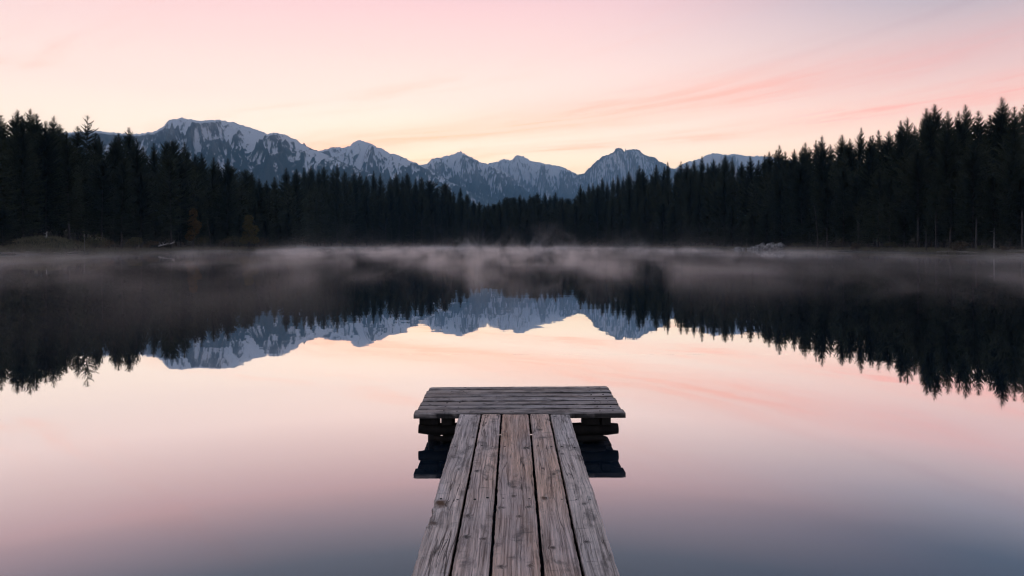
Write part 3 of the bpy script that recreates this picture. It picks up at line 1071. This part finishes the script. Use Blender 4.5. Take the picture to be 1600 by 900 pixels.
BO = [(1148, 388.5, 0.8, 0.6, 'small low boulder at the left tip of the pale heap'),
      (1154, 386.0, 1.1, 0.6, 'slanting pale boulder, second from the left of the heap'),
      (1163, 386.2, 0.9, 0.7, 'dull boulder between the slanting one and the heap'),
      (1171, 386.8, 0.7, 0.7, 'small white-topped boulder left of the main heap'),
      (1177, 385.0, 0.9, 0.8, 'rounded pale boulder at the left foot of the main heap'),
      (1184, 383.2, 1.1, 0.8, 'pale angular boulder on the left rise of the heap'),
      (1185, 388.2, 0.7, 0.7, 'white stone at the waterline below the heap'),
      (1192, 380.8, 1.3, 0.8, 'large pale boulder at the top of the heap'),
      (1199, 384.0, 1.2, 0.7, 'boulder in the middle of the heap, below the topmost'),
      (1205, 380.0, 1.2, 0.7, 'broad grey boulder right of the topmost one'),
      (1212, 383.0, 1.3, 0.7, 'dark-sided boulder low on the right of the heap'),
      (1218, 379.8, 1.0, 0.9, 'upright grey boulder at the right end of the heap')]
for q, (px, py, s, sq, lab) in enumerate(BO):
    boulder(px, py, s * 1.25, sq, 200 + q, lab)


def log(px0, px1, lift, dy, rad, seed, label, mat=M_PALE, name='driftwood_log', tilt=0.0):
    r = random.Random(seed)
    Y0 = shore_Y(px0) + dy
    Y1 = shore_Y(px1) + dy + tilt
    A = np.array([(px0 - 800) / F * Y0, Y0, 0.0])
    B = np.array([(px1 - 800) / F * Y1, Y1, 0.0])
    A[2] = max(0.05, float(land_z(A[:1], A[1:2])[0])) + lift[0]
    B[2] = max(0.05, float(land_z(B[:1], B[1:2])[0])) + lift[1]
    path, rd = [], []
    L = np.linalg.norm(B - A)
    for i in range(9):
        q = i / 8
        p = A + (B - A) * q
        p = p + np.array([0, r.uniform(-0.1, 0.1), 0.07 * math.sin(3 * q + seed) + r.uniform(-0.02, 0.02)])
        path.append(p - A)
        rd.append(rad * (1.15 - 0.65 * q) * r.uniform(0.9, 1.1))
    sp = Soup()
    sp.add(*tube(path, rd, 8))
    for k in range(4):                             # broken branch stubs
        i = r.randint(2, 7)
        d = np.array([r.uniform(-0.4, 0.4), r.uniform(-0.5, 0.5), r.uniform(0.2, 0.7)])
        sp.add(*tube([path[i], path[i] + d * 0.6, path[i] + d * r.uniform(0.8, 1.4)], [rad * 0.35, rad * 0.25, rad * 0.1], 5))
    V, T = sp.arrays()
    o = link(name, mesh_np(name, V, T, mat, True), None, tuple(A))
    tag(o, label, 'log', 'driftwood logs on the banks')


M_DRIFT = mat_simple('grey_driftwood', (0.10, 0.088, 0.075), (0.34, 0.30, 0.26), 4.0, 0.9, 0.1, 0.6, 0.02, (0.3, 2, 2))
log(1, 46, (0.10, 0.16), 0.9, 0.16, 1, 'long grey driftwood log on the left bank at the picture edge', M_DRIFT)
log(38, 92, (0.12, 0.20), 1.1, 0.15, 2, 'long grey driftwood log continuing right along the left bank', M_DRIFT)
log(24, 64, (0.02, 0.04), 0.3, 0.10, 3, 'thin dark log lying lowest at the left waterline', M_DRIFT)
log(103, 128, (0.16, 0.22), 1.1, 0.12, 4, 'short grey log right of the two long ones on the left bank', M_DRIFT)
log(248, 263, (0.95, 1.35), 2.8, 0.17, 5, 'pale barkless fallen trunk leaning up the left shore')
log(265.5, 272.5, (1.40, 1.62), 3.0, 0.15, 6, 'short pale trunk piece in line above the leaning fallen trunk')
log(1464, 1500, (0.15, 0.30), 1.0, 0.17, 7, 'grey driftwood log nearest the bare trunks on the right bank', M_DRIFT)
log(1496, 1556, (0.22, 0.14), 0.8, 0.15, 8, 'long grey driftwood log in the middle of the right bank', M_DRIFT)
log(1604, 1568, (0.32, 0.40), 1.6, 0.15, 9, 'upper grey log at the right edge of the bank', M_DRIFT)
log(1606, 1574, (0.10, 0.12), 0.7, 0.13, 10, 'lower grey log at the right edge of the bank', M_DRIFT)
log(1290, 1330, (0.12, 0.15), 0.7, 0.12, 11, 'thin grey log right of the boulders in the mist', M_DRIFT)


def dead_stem(px, py0, py1, back, rad, seed, label, lean=0.0, mat=M_PALE):
    """bare pale stem: foot at row py0, tip at row py1"""
    r = random.Random(seed)
    Y = shore_Y(px) + back
    X = (px - 800) / F * Y
    z = float(land_z(np.array([X]), np.array([Y]))[0])
    top = HC - (py1 - HZ) / F * Y - z
    path = [(lean * q * q + r.uniform(-0.02, 0.02), 0, -0.3 + (top + 0.3) * q) for q in np.linspace(0, 1, 8)]
    rd = [rad * (1.1 - 0.6 * q) for q in np.linspace(0, 1, 8)]
    sp = Soup()
    sp.add(*tube(path, rd, 7))
    for k in range(5):
        i = r.randint(2, 6)
        an = r.uniform(0, 6.28)
        d = np.array([math.cos(an), math.sin(an), r.uniform(-0.2, 0.3)]) * r.uniform(0.3, 0.8)
        sp.add(*tube([path[i], np.array(path[i]) + d * 0.6, np.array(path[i]) + d], [rad * 0.3, rad * 0.2, rad * 0.08], 5))
    V, T = sp.arrays()
    o = link('dead_stem', mesh_np('dead_stem', V, T, mat, True), None, (X, Y, z))
    tag(o, label, 'tree stem', 'bare pale stems at the forest edge')


dead_stem(72.5, 370, 362, 8.5, 0.14, 1, 'short pale broken stem above the grassy left bank', 0.1)
dead_stem(132, 391, 366, 2.0, 0.07, 2, 'thin bare pole at the right end of the grassy left bank', 0.0, M_DRIFT)
dead_stem(329, 386, 345, 2.2, 0.10, 3, 'thin leaning bare stem right of the rust-brown tree', -0.9, M_BARK)
dead_stem(279, 378, 364, 3.0, 0.06, 4, 'thin upright bare stem left of the rust-brown tree', 0.0, M_BARK)
dead_stem(1553, 375, 356, 5.5, 0.15, 5, 'short white broken stem near the right picture edge', 0.05)
dead_stem(1278, 386, 322, 1.8, 0.16, 6, 'tall bare leaning trunk right of the boulders', -0.9, M_BARK)
dead_stem(1447, 390, 357, 2.0, 0.11, 7, 'slim bare trunk, left of the pair on the right shore', 0.0, M_BARK)
dead_stem(1462, 386, 330, 3.0, 0.13, 8, 'taller bare trunk, right of the pair on the right shore', 0.1, M_BARK)
dead_stem(1525, 385, 340, 3.0, 0.20, 9, 'thick bare trunk between the pair and the white stem', 0.1, M_BARK)
dead_stem(1597, 382, 330, 3.2, 0.17, 10, 'bare trunk cut by the right picture edge', 0.0, M_BARK)
dead_stem(1167, 384, 371, 2.6, 0.08, 11, 'thin pale stub rising behind the boulders', 0.0, M_DRIFT)


def build_grass():
    r = np.random.default_rng(3)
    V, T = [], []
    for k in range(16000):
        px = r.uniform(-20, 1620)
        s = abs(r.normal(0, 1.0)) * 3.2 + 0.35
        if 20 < px < 140 and r.random() < 0.8:
            s = r.uniform(0.3, 13)
        az = math.atan((px - 800) / F)
        rr = float(np.exp(np.interp(az, _az, np.log(_rr)))) * 1.004 + s
        if k % 5 and rr > 260:
            continue
        x, y = math.sin(az) * rr, math.cos(az) * rr
        V.append((x, y, s))
    P = np.array(V)
    z = land_z(P[:, 0], P[:, 1])
    V = []
    for (x, y, s), zz in zip(P, z):
        if zz < 0.0:
            continue
        for b in range(3):
            h = r.uniform(0.25, 0.7)
            a = r.uniform(0, 6.28)
            w = 0.04 + 0.03 * r.random()
            bx, by = x + r.normal() * 0.2, y + r.normal() * 0.2
            n = len(V)
            V += [(bx - math.cos(a) * w, by - math.sin(a) * w, zz - 0.05), (bx + math.cos(a) * w, by + math.sin(a) * w, zz - 0.05),
                  (bx + r.normal() * 0.15, by + r.normal() * 0.15, zz + h)]
            T.append((n, n + 1, n + 2))
    me = mesh_np('grass', np.array(V), np.array(T), M_GRASS)
    tag(link('grass', me), 'dry pale grass along the lake banks', 'grass', kind='stuff')


build_grass()

# ------------------------------------------------------------------ the jetty
DECK = 0.29
KNOTS = [  # x, y, half width, half length, brown share
    (-0.415, 3.95, 0.055, 0.095, 1.0), (-0.425, 3.67, 0.030, 0.045, 0.5), (0.227, 5.52, 0.026, 0.055, 0.0),
    (0.104, 5.03, 0.034, 0.050, 0.0), (-0.062, 3.89, 0.022, 0.030, 0.0), (0.092, 3.90, 0.024, 0.030, 0.0),
    (0.037, 3.77, 0.016, 0.028, 0.1), (0.190, 4.03, 0.022, 0.045, 1.0), (-0.23, 4.52, 0.020, 0.040, 0.0),
    (0.198, 3.38, 0.024, 0.030, 0.2), (-0.235, 3.50, 0.028, 0.034, 0.0), (-0.147, 3.475, 0.018, 0.022, 0.4),
    (0.012, 4.23, 0.020, 0.032, 0.1), (0.010, 4.07, 0.014, 0.030, 0.2), (0.087, 3.19, 0.016, 0.022, 0.6),
    (-0.05, 3.18, 0.026, 0.026, 0.0), (-0.356, 4.56, 0.010, 0.045, 0.0), (-0.244, 3.78, 0.026, 0.045, 0.1),
    (0.42, 3.95, 0.018, 0.030, 0.0), (0.36, 4.9, 0.016, 0.04, 0.0), (-0.16, 4.35, 0.012, 0.03, 0.3),
    (0.27, 4.45, 0.014, 0.030, 0.0), (0.38, 3.45, 0.020, 0.03, 0.1), (-0.30, 5.3, 0.014, 0.04, 0.1)]


def jitter1(seed, n, scale):
    r = np.random.default_rng(seed)
    k = max(3, int(n / scale) + 3)
    return np.interp(np.linspace(0, k - 1, n), np.arange(k), r.normal(0, 1, k))


def plank_mesh(name, xl, xr, y0, y1, th, seed, mat, nx=18, dy=0.014, knots=(), notch=None, rough=1.0, rimw=0.012):
    """a board lying along local y, top at z = 0; xl(y), xr(y) give its edges"""
    ny = int((y1 - y0) / dy) + 2
    ys = np.linspace(y0, y1, ny)
    el = 0.0022 * rough * (jitter1(seed, ny, 9) + 0.6 * jitter1(seed + 1, ny, 3))
    er = 0.0022 * rough * (jitter1(seed + 2, ny, 9) + 0.6 * jitter1(seed + 3, ny, 3))
    L = np.array([xl(y) for y in ys]) + np.abs(el)
    Rr = np.array([xr(y) for y in ys]) - np.abs(er)
    if notch:
        for (yc, hl, dp) in notch:
            L = L + dp * np.exp(-((ys - yc) / hl) ** 4)
    u = np.linspace(0, 1, nx)
    Xg = L[:, None] + (Rr - L)[:, None] * u[None, :]
    Yg = np.tile(ys[:, None], (1, nx))
    rs = np.random.default_rng(seed + 5)
    cup = rs.uniform(-0.004, 0.004) if rimw < 0.015 else -0.003
    sag = 0.0016 * jitter1(seed + 6, ny, 30)[:, None]
    Zg = cup * (2 * u[None, :] - 1) ** 2 + sag + 0.0006 * fbm(Xg * 60, Yg * 4 + seed, 3)
    # rounded long edges
    e = np.minimum(Xg - L[:, None], Rr[:, None] - Xg)
    Zg = Zg - 0.006 * np.clip(1 - e / 0.009, 0, 1) ** 2
    Zg = Zg - 0.004 * np.clip(1 - np.minimum(Yg - y0, y1 - Yg) / 0.01, 0, 1) ** 2
    kn = np.zeros_like(Xg)
    hue = np.zeros_like(Xg)
    for (kx, ky, hw, hl, br) in knots:
        d = np.sqrt(((Xg - kx) / (hw * 0.95)) ** 2 + ((Yg - ky) / (hl * 0.7)) ** 2) + 0.35 * fbm(Xg * 45, Yg * 25 + kx * 50, 3)
        a = np.clip(1.5 - 1.25 * d, 0, 1) * (0.75 + 0.25 * ((kx * 91.7 + ky * 37.3) % 1.0) if br < 0.8 else 1.0)
        kn = np.maximum(kn, a)
        hue = np.where(a > 0.02, br, hue)
        Zg = Zg - 0.003 * np.clip(1 - np.abs(d - 0.9) / 0.35, 0, 1) + 0.003 * np.clip(1 - d, 0, 1)
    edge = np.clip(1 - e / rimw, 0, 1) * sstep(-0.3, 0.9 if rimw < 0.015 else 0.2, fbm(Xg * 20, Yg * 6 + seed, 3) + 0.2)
    top = np.stack([Xg, Yg, Zg], -1).reshape(-1, 3)
    # underside corners, one pair per station
    bl = np.stack([L + 0.003, ys, np.full(ny, -th)], 1)
    br_ = np.stack([Rr - 0.003, ys, np.full(ny, -th)], 1)
    V = np.concatenate([top, bl, br_])
    N = ny * nx
    i, j = np.meshgrid(np.arange(ny - 1), np.arange(nx - 1), indexing='ij')
    F1 = np.stack([i * nx + j, i * nx + j + 1, (i + 1) * nx + j + 1, (i + 1) * nx + j], -1).reshape(-1, 4)
    a = np.arange(ny - 1)
    F2 = np.stack([a * nx, (a + 1) * nx, N + a + 1, N + a], 1)
    F3 = np.stack([a * nx + nx - 1, N + ny + a, N + ny + a + 1, (a + 1) * nx + nx - 1], 1)
    F4 = np.stack([N + a, N + a + 1, N + ny + a + 1, N + ny + a], 1)
    faces = [tuple(f) for f in np.concatenate([F1, F2, F3, F4])]
    faces.append(tuple([N] + [N + ny] + [nx - 1 - q for q in range(nx)]))
    last = (ny - 1) * nx
    faces.append(tuple([N + 2 * ny - 1, N + ny - 1] + [last + q for q in range(nx)]))
    me = mesh(name, V, faces, mat, True)
    for p in list(me.polygons)[len(F1):]:
        p.use_smooth = False
    z = np.zeros(2 * ny)
    setattr_f(me, 'knot', np.concatenate([kn.ravel(), z]))
    setattr_f(me, 'knot_hue', np.concatenate([hue.ravel(), z]))
    setattr_f(me, 'edge', np.concatenate([edge.ravel(), z + (1.0 if rimw > 0.015 else 0.0)]))  # platform sides take the painted shade down to the underside
    return me


def box_mesh(name, sx, sy, sz, mat, seed=0, bev=0.008, wob=0.004, n=8):
    """rough-sawn beam: a bevelled bar along its longest side with an uneven surface"""
    ax = int(np.argmax([sx, sy, sz]))
    dims = [sx, sy, sz]
    o1, o2 = [q for q in range(3) if q != ax]
    a, b = dims[o1] / 2, dims[o2] / 2
    ring = [(-a + bev, -b), (a - bev, -b), (a, -b + bev), (a, b - bev), (a - bev, b), (-a + bev, b), (-a, b - bev), (-a, -b + bev)]
    rs = np.random.default_rng(seed)
    V = []
    for i in range(n + 1):
        q = -dims[ax] / 2 + dims[ax] * i / n
        ox, oy = rs.normal(0, wob * 0.5, 2)
        for (p1, p2) in ring:
            v = [0, 0, 0]
            v[ax] = q + (rs.normal(0, wob) if i in (0, n) else 0)
            v[o1] = p1 + ox + rs.normal(0, wob * 0.3)
            v[o2] = p2 + oy + rs.normal(0, wob * 0.3)
            V.append(v)
    Fc = []
    for i in range(n):
        for s in range(8):
            s2 = (s + 1) % 8
            Fc.append((i * 8 + s, i * 8 + s2, (i + 1) * 8 + s2, (i + 1) * 8 + s))
    Fc.append(tuple(range(7, -1, -1)))
    Fc.append(tuple(n * 8 + s for s in range(8)))
    return mesh(name, V, Fc, mat)


def post_mesh(name, h, rad, mat, seed):
    rs = np.random.default_rng(seed)
    n = 7
    path = [(rs.normal(0, 0.004), rs.normal(0, 0.004), -h + h * i / n) for i in range(n + 1)]
    V, Fc = tube(path, [rad * rs.uniform(0.93, 1.07) for _ in path], 10)
    return mesh(name, V, Fc, mat, True)


def log_mesh(name, length, rad, mat, seed):
    rs = np.random.default_rng(seed)
    n = 16
    path, rd = [], []
    for i in range(n + 1):
        q = i / n
        path.append((-length / 2 + length * q, rs.normal(0, 0.003), rs.normal(0, 0.003)))
        rd.append(rad * rs.uniform(0.90, 1.10) * (0.80 if i in (0, n) else 1.0))
    V, Fc = tube(path, rd, 11)
    return mesh(name, V, Fc, mat, True)


jetty = bpy.data.objects.new('jetty', None)
COL.objects.link(jetty)
jetty.location = (0.02, 4.0, 0.0)
tag(jetty, 'weathered wooden jetty with a cross platform at its end', 'jetty')
JO = np.array([0.02, 4.0, 0.0])


def jpart(name, me, world_loc, parent=None):
    o = bpy.data.objects.new(name, me)
    COL.objects.link(o)
    o.parent = parent or jetty
    base = JO if parent is None else JO + np.array(parent.location)
    o.location = tuple(np.array(world_loc) - base)
    return o


def lin(a, b, y0=6.03, y1=3.084):
    return lambda y: a + (b - a) * (y - y0) / (y1 - y0)


# seams of the walkway at its far end and at the near frame edge
EDG = [(-0.464, -0.456), (-0.271, -0.283), (-0.092, -0.099), (0.152, 0.141), (0.331, 0.323), (0.509, 0.490)]
nail_me = None


def nail_mesh():
    V = [(0, 0, 0.0022)]
    n = 8
    for q, (rr, z) in enumerate([(0.006, 0.0018), (0.0082, 0.0005), (0.0082, -0.01)]):
        for s in range(n):
            V.append((rr * math.cos(6.283 * s / n), rr * math.sin(6.283 * s / n), z))
    Fc = [(0, 1 + s, 1 + (s + 1) % n) for s in range(n)]
    for q in range(2):
        for s in range(n):
            s2 = (s + 1) % n
            a, b = 1 + q * n, 1 + (q + 1) * n
            Fc.append((a + s, b + s, b + s2, a + s2))
    return mesh('nail', V, Fc, M_NAIL, True)


nail_me = nail_mesh()
gap = 0.0065
far_end = [6.022, 6.026, 6.02, 6.024, 6.021]
for k in range(5):
    fl, fr = lin(*EDG[k]), lin(*EDG[k + 1])
    cx = (EDG[k][0] + EDG[k + 1][0]) / 2
    gl = 0 if k == 0 else gap
    gr_ = 0 if k == 4 else gap
    y0, y1 = 1.92, far_end[k]
    ym = (y0 + y1) / 2
    kn = [(a - cx, b - ym, c, d, e) for (a, b, c, d, e) in KNOTS]
    notch = [(3.93 - ym, 0.05, 0.010), (3.80 - ym, 0.045, 0.017), (3.70 - ym, 0.05, 0.008), (5.4 - ym, 0.1, 0.004)] if k == 0 else None
    me = plank_mesh('plank', lambda y: fl(y + ym) - cx + gl, lambda y: fr(y + ym) - cx - gr_, y0 - ym, y1 - ym, 0.045, 900 + 11 * k, W_WALK,
                    nx=20, dy=0.012, knots=kn, notch=notch)
    o = jpart('plank', me, (cx, ym, DECK - 0.002 + [0, 0.002, -0.001, 0.001, -0.002][k]))
    o.color = ([0.75, 0.35, 0.0, 0.2, 1.0][k], 0, 0, 1)
    for ny_ in (5.965, 5.06, 4.02, 3.02, 2.1):
        for q, xn in enumerate((EDG[k][0] + 0.045, EDG[k + 1][0] - 0.045)):
            n_ = bpy.data.objects.new('nail', nail_me)
            COL.objects.link(n_)
            n_.parent = o
            n_.location = (xn - cx + rt.uniform(-0.008, 0.008), ny_ - ym + rt.uniform(-0.02, 0.02), 0.0005)
    # the shoreward length of the walkway
    y0b, y1b = -4.3, 1.908
    ymb = (y0b + y1b) / 2
    me = plank_mesh('plank', lambda y: fl(1.92) - cx + gl, lambda y: fr(1.92) - cx - gr_, y0b - ymb, y1b - ymb, 0.045, 1500 + 7 * k, W_WALK, nx=10, dy=0.08)
    jpart('plank', me, (cx, ymb, DECK - 0.002))

# the platform: seven boards across
rowsY = [6.035, 6.203, 6.356, 6.514, 6.685, 6.86, 7.03, 7.185]
ang = R(1.3)
for k in range(7):
    a, b = rowsY[k] + (0.0 if k == 0 else 0.010), rowsY[k + 1] - 0.010
    L0, L1 = -0.866 + rt.uniform(-0.006, 0.008), 1.0 + rt.uniform(-0.008, 0.010)
    cx = (L0 + L1) / 2
    ym = (a + b) / 2
    hl = (L1 - L0) / 2
    # board built along local y, then turned to lie across
    rk = np.random.default_rng(70 + k)
    kn = [(rk.uniform(-0.06, 0.06), rk.uniform(-0.85, 0.85), 0.012, 0.03, 0.1) for _ in range(3)]
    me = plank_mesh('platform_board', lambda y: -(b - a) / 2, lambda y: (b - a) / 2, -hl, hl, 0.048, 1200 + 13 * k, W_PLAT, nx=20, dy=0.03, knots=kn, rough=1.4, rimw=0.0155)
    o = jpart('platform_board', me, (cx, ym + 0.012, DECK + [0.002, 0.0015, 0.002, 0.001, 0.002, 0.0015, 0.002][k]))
    o.rotation_euler = (0, 0, R(-90) + ang * (0.6 + 0.1 * k))
    o.color = (rt.uniform(0.6, 1.0), 0, 0, 1)
    for sx in (-0.68, -0.56, 0.72, 0.84):
        n_ = bpy.data.objects.new('nail', nail_me)
        COL.objects.link(n_)
        n_.parent = o
        n_.location = (rt.uniform(-0.02, 0.02), sx, 0.0008)

# joists, cross beams and posts under the platform
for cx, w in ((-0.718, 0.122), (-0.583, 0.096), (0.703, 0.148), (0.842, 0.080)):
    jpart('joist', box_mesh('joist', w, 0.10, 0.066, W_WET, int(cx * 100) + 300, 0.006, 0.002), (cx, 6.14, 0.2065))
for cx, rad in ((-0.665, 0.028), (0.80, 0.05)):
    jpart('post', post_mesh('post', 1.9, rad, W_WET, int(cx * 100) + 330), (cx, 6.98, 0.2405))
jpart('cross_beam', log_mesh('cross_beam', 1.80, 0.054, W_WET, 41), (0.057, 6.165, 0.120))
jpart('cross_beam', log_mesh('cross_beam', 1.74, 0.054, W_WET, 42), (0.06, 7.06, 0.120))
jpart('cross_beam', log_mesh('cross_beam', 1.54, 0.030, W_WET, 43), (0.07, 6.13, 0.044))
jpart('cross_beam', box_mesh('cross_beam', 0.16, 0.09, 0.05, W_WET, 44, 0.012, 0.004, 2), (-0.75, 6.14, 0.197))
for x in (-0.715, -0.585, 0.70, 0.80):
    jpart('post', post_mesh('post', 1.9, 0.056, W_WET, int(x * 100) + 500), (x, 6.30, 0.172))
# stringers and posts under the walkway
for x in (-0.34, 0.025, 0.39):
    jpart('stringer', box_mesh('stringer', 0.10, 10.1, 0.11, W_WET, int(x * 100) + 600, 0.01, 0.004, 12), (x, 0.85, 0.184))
jpart('seam_block_beam', box_mesh('seam_block_beam', 0.95, 0.17, 0.066, W_WET, 77, 0.004, 0.0015), (0.022, 5.998, 0.2065))  # unseen beam, added to stop bright water showing through the plank seams
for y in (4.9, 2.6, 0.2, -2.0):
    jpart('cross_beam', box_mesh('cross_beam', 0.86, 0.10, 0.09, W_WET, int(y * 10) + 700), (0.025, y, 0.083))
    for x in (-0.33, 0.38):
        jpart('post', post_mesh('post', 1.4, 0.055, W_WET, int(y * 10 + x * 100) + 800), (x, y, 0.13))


# ------------------------------------------------------------------ mist on the lake and haze in the valley
def cuboid(name, x0, x1, y0, y1, z0, z1, mat):
    V = [(x0, y0, z0), (x1, y0, z0), (x1, y1, z0), (x0, y1, z0), (x0, y0, z1), (x1, y0, z1), (x1, y1, z1), (x0, y1, z1)]
    Fc = [(0, 3, 2, 1), (4, 5, 6, 7), (0, 1, 5, 4), (1, 2, 6, 5), (2, 3, 7, 6), (3, 0, 4, 7)]
    return link(name, mesh(name, V, Fc, mat))


def mat_haze(density):
    m, g = material('valley_haze')
    v = g.n('ShaderNodeVolumePrincipled')
    v.inputs['Color'].default_value = (*HAZE_COL, 1)
    v.inputs['Density'].default_value = density
    v.inputs['Anisotropy'].default_value = 0.0
    out = g.n('ShaderNodeOutputMaterial')
    g.put(out.inputs['Volume'], v.outputs[0])
    return m


def mat_mist():
    m, g = material('lake_mist')
    p = g.n('ShaderNodeNewGeometry').outputs['Position']
    x, y, z = g.sep(p)
    zc = g.m('MAXIMUM', z, 0.0)
    n1 = g.noise(g.vm('MULTIPLY', p, (0.22, 0.050, 0.16)), 1.0, 5.0, 0.62, 0.7)
    n2 = g.noise(g.vm('ADD', g.vm('MULTIPLY', p, (0.085, 0.016, 0.075)), (7.0, 3.0, 1.0)), 1.0, 4.0, 0.62, 1.0)
    n3 = g.noise(g.vm('MULTIPLY', p, (0.030, 0.020, 0.03)), 1.0, 3.0, 0.55, 0.6)
    patch = g.maprange(n3, 0.40, 0.60, 0.08, 1.0)
    low = g.m('MULTIPLY', g.m('EXPONENT', g.m('MULTIPLY', zc, -2.3)), g.m('MULTIPLY', patch, g.maprange(n1, 0.48, 0.61, 0.0, 1.0)))
    wisp = g.m('MULTIPLY', g.m('EXPONENT', g.m('MULTIPLY', zc, -0.42)), g.maprange(n2, 0.54, 0.70))
    near = g.maprange(y, 9.0, 34.0, 0.0, 1.0)
    rim = g.maprange(g.m('ABSOLUTE', x), 150.0, 95.0)
    mid = g.maprange(g.m('ABSOLUTE', g.m('SUBTRACT', x, -8.0)), 100.0, 12.0, 0.12, 1.0)
    topf = g.maprange(z, 11.0, 7.0)
    back = g.maprange(y, 345.0, 315.0)
    d = g.m('ADD', g.m('MULTIPLY', low, 0.135), g.m('MULTIPLY', wisp, g.m('MULTIPLY', g.m('MULTIPLY', g.maprange(y, 120.0, 220.0), g.maprange(g.m('ABSOLUTE', g.m('SUBTRACT', x, 12.0)), 110.0, 30.0)), 0.030)))
    for f in (near, rim, mid, topf, back):
        d = g.m('MULTIPLY', d, f)
    v = g.n('ShaderNodeVolumePrincipled')
    v.inputs['Color'].default_value = (1.0, 0.92, 0.87, 1)  # warmth of the dawn light put into the colour of white mist
    v.inputs['Anisotropy'].default_value = 0.58
    g.put(v.inputs['Density'], d)
    out = g.n('ShaderNodeOutputMaterial')
    g.put(out.inputs['Volume'], v.outputs[0])
    m.cycles.volume_step_rate = 1.0
    return m


mist = cuboid('mist', -152, 152, 11, 347, 0.006, 11.2, mat_mist())
tag(mist, 'thin pinkish morning mist drifting low over the far water', 'mist', kind='stuff')
haze = cuboid('haze', -12600, 12600, -12600, 12600, -30, HAZE_TOP, mat_haze(HAZE_D))
tag(haze, 'faint blue morning haze filling the valley before the mountains', 'haze', kind='stuff')
